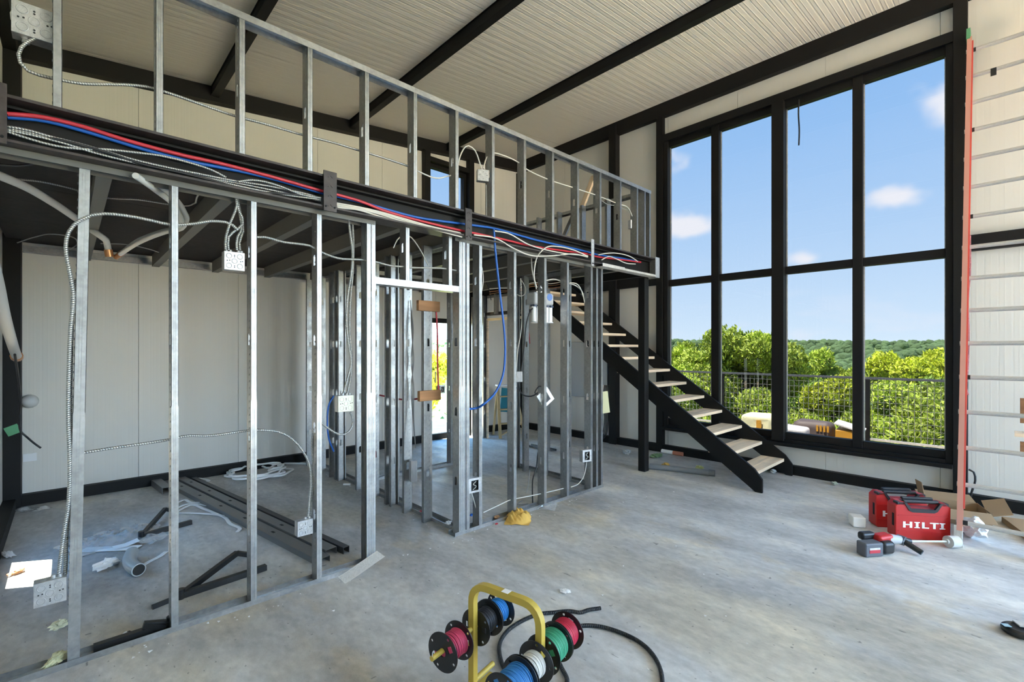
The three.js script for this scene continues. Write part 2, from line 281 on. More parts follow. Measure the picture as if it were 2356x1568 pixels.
// =====================================================================================  STUD FRAMING
const SW = 0.092, SF = 0.034;      // stud depth and flange width
function studGeo(len, holes = [0.45, 1.05, 1.65, 2.2], depth = SW, flange = SF) {
  const s = new THREE.Shape([[0, 0], [depth, 0], [depth, len], [0, len]].map((p) => new THREE.Vector2(...p)));
  for (const h of holes) if (h > 0.08 && h < len - 0.1) { const a = depth / 2 - 0.016, b = depth / 2 + 0.016, q = new THREE.Path([[a, h - 0.03], [a, h + 0.03], [a + 0.008, h + 0.042], [b - 0.008, h + 0.042], [b, h + 0.03], [b, h - 0.03]].map((p) => new THREE.Vector2(...p))); s.holes.push(q); }
  const web = new THREE.ExtrudeGeometry(s, { depth: 0.002, bevelEnabled: false, curveSegments: 2 });
  web.applyMatrix4(new THREE.Matrix4().set(0, 0, 1, 0, 0, 1, 0, 0, -1, 0, 0, 0, 0, 0, 0, 1));
  const out = [muv(web)], st = (x0, x1, z0, z1) => { const g = new THREE.BoxGeometry(x1 - x0, len, z1 - z0); g.translate((x0 + x1) / 2, len / 2, (z0 + z1) / 2); return muv(g); };
  const k = flange / 34;
  for (const [z, n] of [[0, 1], [-depth, -1]]) {
    for (const [a, b, inset] of [[0, 9, 0], [9, 12, 1.8], [12, 17, 0], [17, 20, 1.8], [20, 34, 0]]) { const z0 = z - n * inset / 1000; out.push(st(a * k, b * k, Math.min(z0, z0 - n * 0.002), Math.max(z0, z0 - n * 0.002))); }
    out.push(st(flange - 0.002, flange, Math.min(z, z - n * 0.009), Math.max(z, z - n * 0.009)));
  }
  for (let y = 0.05; y < len - 0.04; y += 0.042) { const g = new THREE.BoxGeometry(0.003, 0.012, 0.004); g.rotateX(0.6); g.translate(-0.001, y, -0.030); out.push(g); }
  return merge(out);
}
// wall running along x: web at x, front at depth d, flanges to +x (dir 1) or -x (dir -1)
const studX = (x, d, y0, y1, dir = 1, holes) => { const g = studGeo(y1 - y0, holes); if (dir < 0) { g.scale(-1, 1, 1); flip(g); } g.translate(x, y0, -d); return g; };
// wall running away from the camera: outer flange at x, web at depth d
const studD = (x, d, y0, y1, dir = 1, holes) => { const g = studGeo(y1 - y0, holes); if (dir < 0) { g.scale(-1, 1, 1); flip(g); } g.rotateY(Math.PI / 2); g.translate(x, y0, -d); return g; };
function flip(g) { const p = g.attributes; for (const k of Object.keys(p)) { const a = p[k], n = a.itemSize; for (let i = 0; i + 2 < a.count; i += 3) for (let c = 0; c < n; c++) { const t = a.array[(i + 1) * n + c]; a.array[(i + 1) * n + c] = a.array[(i + 2) * n + c]; a.array[(i + 2) * n + c] = t; } } }
const trackX = (x0, x1, y, d, up = 1, leg = 0.032) => merge([bx(x0, x1, y, y + up * 0.002, d, d + SW), bx(x0, x1, y, y + up * leg, d - 0.002, d), bx(x0, x1, y, y + up * leg, d + SW, d + SW + 0.002)]);
const trackD = (x, d0, d1, y, up = 1, leg = 0.032) => merge([bx(x, x + SW, y, y + up * 0.002, d0, d1), bx(x - 0.002, x, y, y + up * leg, d0, d1), bx(x + SW, x + SW + 0.002, y, y + up * leg, d0, d1)]);
const DW = 3.25, YB = 2.552, YT = 2.77;     // front of the ground-floor framing; underside and top of the mezzanine beam
{
  const w = thing('stud_wall', 'galvanized stud wall at left with five uprights and bottom track', 'wall frame', [0.6, 0, -DW]);
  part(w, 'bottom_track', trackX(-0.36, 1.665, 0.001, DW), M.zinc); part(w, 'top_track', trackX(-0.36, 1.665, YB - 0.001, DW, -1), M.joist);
  { const g = studGeo(2.54, [], 0.032, 0.046); g.rotateZ(-0.017); g.translate(0.0, 0.004, -DW - 0.004); part(w, 'stud', g, M.zinc, 'slightly leaning stud'); }
  for (const x of [0.427, 0.832, 1.238]) part(w, 'stud', studX(x, DW, 0.003, YB - 0.003), M.zinc);
  part(w, 'stud', studX(1.634, DW, 0.003, YB - 0.003, -1), M.zinc); part(w, 'stud', studX(1.636, DW, 0.003, YB - 0.003), M.zinc);
  const h = thing('door_header', 'galvanized track header bridging the framed doorway', 'header', [2.05, 2.08, -DW]);
  part(h, 'header_track', [bx(1.672, 2.44, 2.085, 2.135, DW - 0.003, DW - 0.001), bx(1.672, 2.44, 2.085, 2.088, DW - 0.001, DW + SW), bx(1.672, 2.44, 2.085, 2.135, DW + SW, DW + SW + 0.002)], M.zinc);
  for (const x of [1.925, 2.335]) part(h, 'cripple_stud', studX(x, DW, 2.09, YB - 0.003, 1, [0.3]), M.zinc);
  part(h, 'end_clip', [bx(1.636, 1.671, 2.03, 2.14, DW - 0.005, DW - 0.003)], M.zinc);
  const b = thing('stud_wall', 'galvanized stud wall right of the framed doorway', 'wall frame', [3.5, 0, -DW]);
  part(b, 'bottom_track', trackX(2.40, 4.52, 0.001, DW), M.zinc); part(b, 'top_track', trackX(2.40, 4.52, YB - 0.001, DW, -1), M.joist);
  part(b, 'stud', studX(2.443, DW, 0.003, YB - 0.003, 1), M.zinc); part(b, 'stud', studX(2.513, DW, 0.003, YB - 0.003, -1), M.zinc); part(b, 'stud', studX(2.525, DW + 0.004, 0.003, YB - 0.003), M.zinc);
  for (const x of [2.665, 3.09, 3.515, 3.87, 4.285]) part(b, 'stud', studX(x, DW, 0.003, YB - 0.003), M.zinc);
  part(b, 'stud', studX(4.42, DW, 0.003, YB - 0.003, -1), M.zinc); part(b, 'stud', studX(4.478, DW, 0.003, YB - 0.003), M.zinc);
  const c = thing('stud_wall', 'galvanized stud partition running back from the doorway jamb', 'wall frame', [2.5, 0, -5]);
  part(c, 'bottom_track', trackD(2.47, 3.35, 6.86, 0.001), M.zinc); part(c, 'top_track', trackD(2.47, 3.35, 6.86, YB - 0.001, -1), M.zinc);
  for (const [d, s] of [[3.70, 1], [4.05, 1], [4.34, -1], [4.40, 1], [4.72, 1], [5.08, 1], [5.60, -1], [5.66, 1], [5.82, 1], [6.18, 1], [6.60, 1]]) part(c, 'stud', studD(2.47, d, 0.003, YB - 0.003, s), M.zinc);
  const e = thing('stud_wall', 'galvanized stud partition beside the staircase', 'wall frame', [4.45, 0, -4]);
  part(e, 'bottom_track', trackD(4.42, 3.35, 4.70, 0.001), M.zinc); part(e, 'top_track', trackD(4.42, 3.35, 4.70, YB - 0.001, -1), M.zinc);
  for (const [d, s] of [[3.64, 1], [4.02, 1], [4.36, 1], [4.56, -1], [4.64, 1]]) part(e, 'stud', studD(4.42, d, 0.003, YB - 0.003, s), M.zinc);
  const f = thing('stud_wall', 'galvanized stud partition with pale door frame deep under the mezzanine', 'wall frame', [5.6, 0, -6]);
  part(f, 'top_track', trackD(5.49, 4.9, 6.84, YB - 0.001, -1), M.zinc); part(f, 'bottom_track', trackD(5.49, 6.5, 6.84, 0.001), M.zinc); part(f, 'bottom_track', trackD(5.49, 4.9, 5.46, 0.001), M.zinc);
  for (const [d, y, s] of [[4.95, 0.003, 1], [5.42, 0.003, 1], [5.75, 2.2, 1], [6.15, 2.2, 1], [6.5, 0.003, -1], [6.78, 0.003, 1]]) part(f, 'stud', studD(5.49, d, y, YB - 0.003, s), M.zinc);
  part(f, 'header', bx(5.48, 5.59, 2.20, 2.25, 5.42, 6.5), M.steel); part(f, 'door_frame', [bx(5.455, 5.485, 0, 2.14, 6.42, 6.46), bx(5.455, 5.485, 2.10, 2.14, 5.50, 6.42), bx(5.455, 5.485, 0, 2.14, 5.46, 5.50)], M.wood);
  const g = thing('stud_wall', 'short galvanized stud partition inside the doorway room', 'wall frame', [3.4, 0, -5.2]);
  part(g, 'bottom_track', trackX(2.57, 4.0, 0.001, 5.3), M.zinc); part(g, 'top_track', trackX(2.57, 4.0, YB - 0.001, 5.3, -1), M.zinc);
  for (const x of [2.64, 3.02, 3.43, 3.84]) part(g, 'stud', studX(x, 5.3, 0.003, YB - 0.003), M.zinc);
}
// wood blocking between the studs near the jamb
single('blocking_board', 'brown wood blocking nailed high between jamb studs', 'board', rbx(2.20, 2.42, 1.93, 2.02, 3.50, 3.54), M.woodBrown);
single('blocking_board', 'dark brown wood blocking at waist height between jamb studs', 'board', rbx(2.21, 2.43, 1.145, 1.235, 3.50, 3.54), M.woodBrown);

// =====================================================================================  MEZZANINE
{
  const b = thing('mezzanine_beam', 'black steel channel beam carrying the mezzanine edge', 'beam', [2.6, YB, -3.25]);
  part(b, 'top_flange', bx(-0.36, 5.56, YT - 0.014, YT, 3.165, 3.335), M.steel); part(b, 'web', bx(-0.36, 5.56, YB + 0.012, YT - 0.014, 3.262, 3.272), M.black); part(b, 'bottom_flange', bx(-0.36, 5.56, YB, YB + 0.012, 3.165, 3.335), M.steel);
  part(b, 'stiffener', [bx(-0.36, 5.5, YT - 0.046, YT - 0.036, 3.21, 3.262)], M.black);
  const plate = (l, x0, x1, y0, y1, m) => { const p = thing('splice_plate', l, 'plate', [(x0 + x1) / 2, y0, -3.16]); part(p, 'plate', rbx(x0, x1, y0, y1, 3.150, 3.158, 0.002), m); const dims = []; for (let k = 0; k < 4; k++) for (const s of [-1, 1]) dims.push(put(new THREE.BoxGeometry(0.022, 0.004, 0.004), (x0 + x1) / 2 + s * 0.007, y0 + (y1 - y0) * (0.15 + 0.24 * k), -3.149, 0, 0, -s * 0.75)); part(p, 'punched_chevron', dims, m).userData.kind = 'stuff'; for (const bxp of [x0 + 0.015, x1 - 0.015]) part(p, 'bolt', rod([bxp, y0 + 0.03, -3.15], [bxp, y0 + 0.03, -3.144], 0.006), M.black); };
  plate('larger brown steel plate bolted across the mezzanine beam', 1.245, 1.335, 2.525, 2.795, M.steel); plate('smaller dark steel plate on the mezzanine beam above the doorway jamb', 2.435, 2.505, 2.515, 2.785, M.steel); plate('bright galvanized plate over the mezzanine beam near its end', 4.165, 4.215, 2.505, 2.80, M.box);
  plate('dark end plate where the mezzanine beam meets the left wall', -0.30, -0.20, 2.535, 2.81, M.steel);
  single('end_channel', 'bright galvanized track under the right end of the mezzanine beam', 'track', [bx(4.36, 5.50, YB - 0.024, YB - 0.002, 3.14, 3.145), bx(4.36, 5.50, YB - 0.026, YB - 0.022, 3.145, 3.24), bx(4.36, 4.80, YB - 0.002, YB + 0.01, 3.142, 3.15)], M.alu);
  single('end_bracket', 'bright galvanized bracket closing the end of the mezzanine beam', 'bracket', [bx(5.50, 5.60, 2.52, YT + 0.01, 3.142, 3.147), bx(5.596, 5.60, 2.52, YT + 0.01, 3.147, 3.30)], M.box);
  const d = thing('mezzanine_deck', 'dark plywood mezzanine floor seen from below', 'deck', [2.6, 2.69, -5]);
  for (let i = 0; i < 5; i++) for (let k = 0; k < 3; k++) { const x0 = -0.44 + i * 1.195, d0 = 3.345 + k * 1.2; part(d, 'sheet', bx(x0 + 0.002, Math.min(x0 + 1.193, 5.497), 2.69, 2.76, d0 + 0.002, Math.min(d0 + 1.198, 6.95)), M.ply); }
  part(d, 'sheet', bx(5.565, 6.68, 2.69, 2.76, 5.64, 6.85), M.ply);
  seq(0.15, 0.6, 9).forEach((x, i) => { const j = thing('floor_joist', ['first', 'second', 'third', 'fourth', 'fifth', 'sixth', 'seventh', 'eighth', 'ninth'][i] + ' grey steel floor joist from the left wall under the mezzanine', 'joist', [x, YB, -5], 'mezzanine joists'); part(j, 'bottom_flange', bx(x - 0.035, x + 0.035, YB + 0.004, YB + 0.012, 3.34, 6.86), M.joist); part(j, 'web', bx(x - 0.033, x - 0.030, YB + 0.012, 2.689, 3.34, 6.86), M.joist); });
  single('ledger_angle', 'thin grey ledger angle under the mezzanine along the back wall', 'ledger', [bx(-0.33, 4.43, 2.585, 2.592, 6.88, 6.955), bx(-0.33, 4.43, 2.592, 2.66, 6.945, 6.955)], M.zinc);
  single('edge_beam', 'black steel beam along the stair opening of the mezzanine', 'beam', [bx(5.50, 5.56, YB, YT - 0.012, 3.34, 6.95)], M.black);
  single('support_post', 'square black steel post under the mezzanine corner', 'post', rbx(5.455, 5.555, 0, YB - 0.028, 3.27, 3.37, 0.006), M.black);
  // upstairs guard framing
  const g = thing('guard_wall', 'galvanized stud guard frame on top of the mezzanine edge', 'wall frame', [2.6, YT, -3.25]);
  const y0 = YT + 0.003, y1 = 3.665;
  part(g, 'top_track', trackX(-0.36, 5.56, y1, 3.24, -1, 0.042), M.zinc); part(g, 'bottom_track', trackX(2.9, 4.17, YT + 0.001, 3.24, 1, 0.02), M.zinc);
  for (let k = 0; k < 13; k++) part(g, 'stud', studX(-0.052 + 0.4085 * k, 3.243, y0, y1 - 0.003, 1, [0.42]), M.zinc);
  part(g, 'stud', studX(5.22, 3.243, y0, y1 - 0.003, 1, []), M.zinc); part(g, 'stud', studX(5.555, 3.243, y0, y1 - 0.003, -1, []), M.zinc); part(g, 'stud', studX(5.40, 3.243, y0, y1 - 0.003, 1, []), M.zinc);
  const s = thing('guard_wall', 'galvanized stud guard frame along the stair opening upstairs', 'wall frame', [5.5, YT, -4.4]);
  part(s, 'top_track', trackD(5.46, 3.35, 5.55, y1, -1, 0.042), M.zinc); part(s, 'bottom_track', trackD(5.46, 3.35, 5.55, YT + 0.001), M.zinc);
  for (const q of [3.80, 4.23, 4.68, 5.1, 5.5]) part(s, 'stud', studD(5.46, q, y0, y1 - 0.003, 1, []), M.zinc);
  single('diagonal_brace', 'pale lumber brace propped diagonally behind the upstairs guard frame', 'board', bar(...[[6.209,3.922,-4.9],[6.541,4.546,-4.9]], 0.04, 0.09, [0, 0, 1]), M.wood);
  single('diagonal_brace', 'grey steel strap brace leaning low behind the upstairs guard frame', 'brace', bar(...[[5.353,3.198,-4.6],[5.69,3.752,-4.6]], 0.02, 0.07, [0, 0, 1]), M.zinc);
}
// =====================================================================================  STAIRCASE
{
  const st = thing('staircase', 'open staircase of black stringers and pale wood treads', 'staircase', [6.1, 0, -3.7]);
  const top = (d) => 0.195 + 0.702 * (d - 1.9), str = (x0, x1) => { const p = [[1.9, 0], [2.02, 0], [5.62, top(5.62) - 0.245], [5.62, top(5.62) - 0.02], [5.56, top(5.56)], [1.98, top(1.98)], [1.9, top(1.9) - 0.05]]; p[1] = [1.9 + 0.05 / 0.702 + 0.0, 0]; const s = new THREE.Shape(p.map((q) => new THREE.Vector2(...q))); const g = new THREE.ExtrudeGeometry(s, { depth: x1 - x0, bevelEnabled: false }); g.applyMatrix4(new THREE.Matrix4().set(0, 0, 1, x0, 0, 1, 0, 0, -1, 0, 0, 0, 0, 0, 0, 1)); return muv(g); };
  part(st, 'stringer', str(5.60, 5.635), M.black); part(st, 'stringer', str(6.635, 6.67), M.black);
  const R = rng(5);
  for (let k = 0; k < 14; k++) { const y = 0.205 + 0.1825 * k, d = 1.985 + 0.26 * k, j = (R() - 0.5) * 0.012; const g = rbx(5.637, 6.633, y - 0.038, y, d + j, d + 0.272 + j, 0.004); const uv = g.attributes.uv; for (let i = 0; i < uv.count; i++) uv.setX(i, uv.getX(i) * 0.8 + k * 0.37); const t = part(st, 'tread', g, M.wood); void t; part(st, 'tread_bracket', bx(5.636, 5.675, y - 0.044, y - 0.039, d + 0.03, d + 0.24), M.black); part(st, 'tread_bracket', bx(6.595, 6.634, y - 0.044, y - 0.039, d + 0.03, d + 0.24), M.black); }
}


// =====================================================================================  ELECTRICAL ROUGH-IN
function placed(name, label, category, pos, turn = 0, group) { const t = thing(name, label, category, [0, 0, 0], group); t.position.set(...pos); t.rotation.y = turn; return t; }
const disc = (r, z, x, y, n = 16, h = 0.002) => { const g = new THREE.CylinderGeometry(r, r, h, n); g.rotateX(Math.PI / 2); g.translate(x, y, z); return g; };
const ring = (r, w, z, x, y) => { const g = new THREE.TorusGeometry(r, w, 5, 18); g.translate(x, y, z); return g; };
// square steel box with a blank cover; front faces +z of its own axes
function coverBox(label, pos, s, turn = 0, mat = M.box, connectors = [-0.25, 0.25], below = false) {
  const t = placed('junction_box', label, 'junction box', pos, turn), d = s * 0.5;
  const h = s / 2, w = 0.003, b = [new THREE.BoxGeometry(s, w, d), new THREE.BoxGeometry(s, w, d), new THREE.BoxGeometry(w, s, d), new THREE.BoxGeometry(w, s, d), new THREE.BoxGeometry(s, s, w)];
  b[0].translate(0, h, 0); b[1].translate(0, -h, 0); b[2].translate(-h, 0, 0); b[3].translate(h, 0, 0); b[4].translate(0, 0, -d / 2); part(t, 'body', b, M.box);
  const c = part(t, 'cover', put(new RoundedBoxGeometry(s * 1.02, s * 1.02, 0.004, 2, 0.0019), 0, 0, d / 2 + 0.002), mat), z = d / 2 + 0.0045;
  for (const [x, y] of [[-0.27, 0.27], [0.27, 0.27], [-0.27, -0.27], [0.27, -0.27], [0, 0]]) part(c, 'knockout', ring(s * 0.13, s * 0.018, z, x * s, y * s), mat);
  for (const [x, y] of [[0, 0.32], [0, 0.24], [0, -0.27], [0, -0.35], [-0.36, 0], [-0.24, 0.02], [0.3, 0], [0.4, 0.02]]) part(c, 'screw_hole', disc(s * 0.03, z - 0.0008, x * s, y * s, 8), M.dark);
  for (const x of connectors) part(t, 'connector', [put(new THREE.CylinderGeometry(s * 0.085, s * 0.1, s * 0.16, 10), x * s, (below ? -1 : 1) * (h + s * 0.07), 0), put(new THREE.CylinderGeometry(s * 0.12, s * 0.12, s * 0.05, 6), x * s, (below ? -1 : 1) * (h + s * 0.03), 0)], M.box);
  for (const x of [-0.22, 0.22]) { const g = new THREE.CylinderGeometry(s * 0.1, s * 0.1, 0.002, 14); g.translate(x * s, h + 0.002, 0); part(t, 'side_knockout', g, M.box); }
  return t;
}
// device box: narrow, open front, coiled wires inside
function deviceBox(label, pos, w, h, turn = 0) {
  const t = placed('outlet_box', label, 'outlet box', pos, turn), d = 0.055;
  const b = [new THREE.BoxGeometry(w, 0.003, d), new THREE.BoxGeometry(w, 0.003, d), new THREE.BoxGeometry(0.003, h, d), new THREE.BoxGeometry(0.003, h, d), new THREE.BoxGeometry(w, h, 0.003)];
  b[0].translate(0, h / 2, 0); b[1].translate(0, -h / 2, 0); b[2].translate(-w / 2, 0, 0); b[3].translate(w / 2, 0, 0); b[4].translate(0, 0, -d / 2); part(t, 'body', b, M.box);
  const e = new THREE.Shape([[-w / 2, -h / 2], [w / 2, -h / 2], [w / 2, h / 2], [-w / 2, h / 2]].map((p) => new THREE.Vector2(...p))); e.holes.push(new THREE.Path([[-w * 0.28, -h * 0.36], [-w * 0.28, h * 0.36], [w * 0.28, h * 0.36], [w * 0.28, -h * 0.36]].map((p) => new THREE.Vector2(...p))));
  const g = new THREE.ExtrudeGeometry(e, { depth: 0.006, bevelEnabled: false }); g.translate(0, 0, d / 2); part(t, 'mud_ring', g, M.box);
  part(t, 'interior', bx(-w * 0.3, w * 0.3, -h * 0.38, h * 0.38, -0.005, 0.005), M.dark);
  const k = (x0, x1) => tube([[x0, -h * 0.3, d / 2 - 0.005], [x1, -h * 0.1, d / 2], [x0, h * 0.08, d / 2 + 0.001], [x1, h * 0.25, d / 2 - 0.004]], 0.003, 16, 5);
  part(t, 'wire', k(-w * 0.1, w * 0.14), M.romex); part(t, 'wire', k(w * 0.05, -w * 0.12), M.dark);
  return t;
}
const T0 = 0.0;
coverBox('large steel junction box hung high beside the left wall column', [-0.118,3.216,-3.36], 0.155, 0, M.box, [-0.2], true);
coverBox('square steel junction box with four flex cables under the mezzanine beam', [0.749,2.139,-3.31], 0.11, 0.0, M.box, [-0.35, -0.15, 0.25, 0.4]);
coverBox('square steel junction box near the floor on the leaning stud', [-0.061,0.397,-3.29], 0.115, 0.0, M.box, [0.1, 0.3]);
coverBox('square steel junction box low on the stud beside the long paper strip', [1.173,0.389,-3.31], 0.10, 0, M.box, [0.1, 0.35]);
coverBox('junction box with a cream cover at the doorway jamb', [1.487,1.199,-3.38], 0.115, 0, S({ color: L(0.78, 0.80, 0.66), roughness: 0.5 }), [-0.1, 0.15, 0.35]);
coverBox('steel junction box on an upstairs guard stud near the small window', [2.744,3.167,-3.3], 0.10, -0.45, M.box, [-0.1, 0.2]);
coverBox('small steel junction box at the far end of the upstairs guard frame', [5.268,3.186,-3.33], 0.105, -0.35, M.white, [-0.2, 0.1]);
deviceBox('open outlet box low on the first stud right of the doorway', [2.617,0.397,-3.28], 0.135, 0.125, -0.1);
deviceBox('open outlet box low on the studs near the stair corner', [4.239,0.403,-3.29], 0.12, 0.13, -0.3);
deviceBox('open switch box high on a stud above the hanging power block', [3.674,2.156,-3.5], 0.075, 0.115, -0.1);
deviceBox('switch box at chest height on the middle stud of the second wall', [3.323,1.319,-3.42], 0.055, 0.10, 0.9);
deviceBox('small outlet box on the rear studs by the red water line', [3.189,1.126,-4.6], 0.075, 0.085, 0.1);
deviceBox('tall steel box low on the partition behind the doorway', [2.44,0.419,-3.987], 0.07, 0.20, 1.3);
deviceBox('grey box low on the back wall behind the partition', [3.549,1.01,-6.88], 0.10, 0.10, 0);
// hanging white cover ring in the second wall
{ const t = placed('loose_mud_ring', 'white metal ring plate hanging askew by its wires', 'cover plate', [3.581,1.099,-3.3], -0.2); t.rotation.z = 0.62; t.scale.setScalar(1.45); const e = new THREE.Shape([[-0.055, -0.055], [0.055, -0.055], [0.055, 0.055], [-0.055, 0.055]].map((p) => new THREE.Vector2(...p))); e.holes.push(new THREE.Path([[-0.03, -0.035], [-0.03, 0.035], [0.03, 0.035], [0.03, -0.035]].map((p) => new THREE.Vector2(...p)))); const g = new THREE.ExtrudeGeometry(e, { depth: 0.008, bevelEnabled: false }); part(t, 'plate', g, M.white); part(t, 'wire', tube([[-0.03, 0.05, -0.005], [-0.05, 0.08, 0], [0.0, 0.1, 0.01], [0.03, 0.07, 0.01]], 0.004, 14, 5), M.dark); }
// power block hung on a hook
{ const c = [3.679,2.102,-3.46]; const t = placed('power_block', 'grey hanging power block with a row of white sockets', 'power block', c, -0.1); t.scale.setScalar(1.35);
  part(t, 'hook', [ring(0.022, 0.006, 0, 0, 0.095), rod([0.0, 0.115, 0], [0.012, 0.16, 0], 0.004)], M.white);
  part(t, 'housing', put(new RoundedBoxGeometry(0.21, 0.10, 0.10, 3, 0.02), 0.0, 0.02, 0), M.greyplastic2 = S({ color: L(0.42, 0.43, 0.44), roughness: 0.5 })); part(t, 'label_sticker', put(new THREE.CylinderGeometry(0.028, 0.028, 0.002, 16), 0.055, 0.035, 0.051, 0, Math.PI / 2), S({ color: L(0.10, 0.20, 0.48), roughness: 0.5 }));
  for (let i = 0; i < 5; i++) { const x = -0.085 + i * 0.043; part(t, 'socket', [put(new THREE.CylinderGeometry(0.018, 0.018, 0.12, 12), x, -0.10, 0.02)], M.white); part(t, 'clip', put(new THREE.BoxGeometry(0.026, 0.016, 0.05), x, -0.036, 0.02), S({ color: L(0.05, 0.07, 0.12), roughness: 0.5 })); }
  part(t, 'wire_guard', [put(new THREE.TorusGeometry(0.05, 0.004, 5, 18), -0.045, -0.165, 0.02, 0, Math.PI / 2), put(new THREE.TorusGeometry(0.05, 0.004, 5, 18), 0.05, -0.165, 0.02, 0, Math.PI / 2)], M.white); }

// ---------- flexible cables
const cable = (name, label, pts, r, mat, group, seg) => single(name, label, 'cable', tube(pts, r, seg, r > 0.012 ? 10 : 7), mat, group);
const RW = 3.228, RX = 3.205;
cable('water_line', 'red plastic water line drooping along the mezzanine beam', [[-0.203,2.695,-3.215],[-0.098,2.718,-3.215],[0.041,2.721,-3.215],[0.227,2.703,-3.215],[0.474,2.693,-3.215],[0.644,2.697,-3.215],[0.929,2.689,-3.215],[1.251,2.672,-3.215],[1.359,2.67,-3.215],[1.537,2.66,-3.215],[1.718,2.631,-3.215],[2.007,2.614,-3.215],[2.438,2.606,-3.215],[2.575,2.607,-3.215],[2.934,2.607,-3.215],[3.313,2.603,-3.215],[3.797,2.625,-3.215],[4.173,2.645,-3.215],[4.34,2.639,-3.215],[4.84,2.669,-3.215],[5.265,2.692,-3.215]], 0.0105, M.red, null, 120);
cable('water_line', 'blue plastic water line running below the red one along the beam', [[-0.204,2.687,-3.235],[-0.084,2.711,-3.235],[0.073,2.705,-3.235],[0.301,2.683,-3.235],[0.519,2.674,-3.235],[0.787,2.685,-3.235],[1.039,2.68,-3.235],[1.258,2.664,-3.235],[1.367,2.665,-3.235],[1.614,2.659,-3.235],[1.772,2.649,-3.235],[2.019,2.641,-3.235],[2.453,2.671,-3.235],[2.591,2.681,-3.235],[2.829,2.696,-3.235],[3.334,2.678,-3.235],[3.821,2.678,-3.235],[4.199,2.676,-3.235],[4.367,2.67,-3.235],[4.87,2.692,-3.235],[5.257,2.699,-3.235]], 0.0105, M.blue, null, 120);
cable('water_line', 'blue plastic water line dropping in a wide arc from the beam', [...[[2.784,2.672,-3.19],[2.8,2.507,-3.19],[2.826,2.315,-3.19],[2.868,2.043,-3.19],[2.911,1.767,-3.19],[2.922,1.568,-3.19],[2.895,1.362,-3.19],[2.805,1.209,-3.19],[2.662,1.111,-3.19]], ...[[2.649,1.074,-3.27],[2.522,1.074,-3.27]]], 0.0105, M.blue);
cable('water_line', 'blue water line going down inside the doorway room', [...[[2.176,2.474,-4.4],[2.185,2.302,-4.4],[2.195,2.042,-4.4],[2.185,1.609,-4.4],[2.176,1.176,-4.4],[2.158,0.746,-4.4]], ...[[2.245,0.5,-4.5],[2.302,0.419,-4.5]]], 0.009, M.blue);
cable('water_line', 'blue water line arching behind the cream covered box', [[1.918,1.136,-4.6],[1.87,1.054,-4.6],[1.853,0.885,-4.6],[1.87,0.713,-4.6],[1.918,0.586,-4.6]], 0.008, M.blue);
cable('water_line', 'red water line threaded through the partition studs', [[2.5,1.092,-4.786],[2.5,1.084,-4.518],[2.5,1.082,-4.252],[2.5,1.109,-4.006],[2.5,1.146,-3.792]], 0.009, M.red);
cable('water_line', 'red water line standing upright between rear studs', [...[[3.088,2.07,-4.55],[3.106,1.811,-4.55],[3.112,1.409,-4.55],[3.124,1.107,-4.55]]], 0.010, M.red);
cable('water_line', 'red water line rising from the floor behind the partition', [[3.192,0.686,-6.2],[3.178,0.379,-6.2],[3.185,0.02,-6.2]], 0.010, M.red);
cable('water_line', 'loop of thin red line under the far deck', [[5.751,2.443,-5.8],[5.804,2.22,-5.8],[5.869,1.919,-5.8],[5.901,1.691,-5.8]], 0.008, M.red);
// armoured flex bundle on the beam
const mc = (l, p, r = 0.0085) => cable('armoured_cable', l, p, r, M.flex);
mc('topmost silver flex cable of the bundle on the left part of the beam', [[-0.202,2.631,-3.2],[-0.141,2.636,-3.2],[-0.053,2.628,-3.2],[0.04,2.625,-3.2],[0.139,2.616,-3.2],[0.243,2.605,-3.2],[0.393,2.601,-3.2],[0.576,2.604,-3.2],[0.708,2.606,-3.2],[0.925,2.621,-3.2],[1.137,2.623,-3.2],[1.245,2.618,-3.2]], 0.0062);
mc('second silver flex cable of the bundle on the left part of the beam', [[-0.202,2.624,-3.21],[-0.127,2.628,-3.21],[-0.038,2.622,-3.21],[0.073,2.613,-3.21],[0.209,2.605,-3.21],[0.394,2.597,-3.21],[0.578,2.592,-3.21],[0.734,2.599,-3.21],[0.927,2.602,-3.21],[1.249,2.6,-3.21]], 0.0062);
mc('silver flex cable looping above the bundle toward the ceiling box', [[-0.201,2.604,-3.19],[-0.126,2.592,-3.19],[-0.038,2.586,-3.19],[0.056,2.598,-3.19],[0.139,2.622,-3.19],[0.243,2.638,-3.19],[0.372,2.654,-3.19],[0.511,2.651,-3.19],[0.617,2.637,-3.19],[0.684,2.613,-3.19]], 0.0062);
mc('lowest silver flex cable dipping under the beam bundle', [[-0.201,2.612,-3.19],[-0.112,2.613,-3.19],[-0.007,2.607,-3.19],[0.105,2.592,-3.19],[0.243,2.586,-3.19],[0.353,2.585,-3.19],[0.574,2.583,-3.19],[0.776,2.578,-3.19],[0.999,2.583,-3.19],[1.241,2.603,-3.19]], 0.0062);
mc('silver flex cable bowing upward before the larger steel plate', [[0.745,2.6,-3.18],[0.809,2.626,-3.18],[0.894,2.636,-3.18],[0.995,2.627,-3.18],[1.116,2.605,-3.18],[1.237,2.611,-3.18]], 0.0062);
cable('black_cable', 'black sheathed cable lying across the silver bundle', [[-0.053,2.617,-3.185],[0.04,2.616,-3.185],[0.155,2.605,-3.185],[0.297,2.585,-3.185],[0.47,2.583,-3.185],[0.638,2.575,-3.185],[0.846,2.561,-3.185],[0.971,2.584,-3.185],[1.239,2.616,-3.185]], 0.007, M.cableBlack);
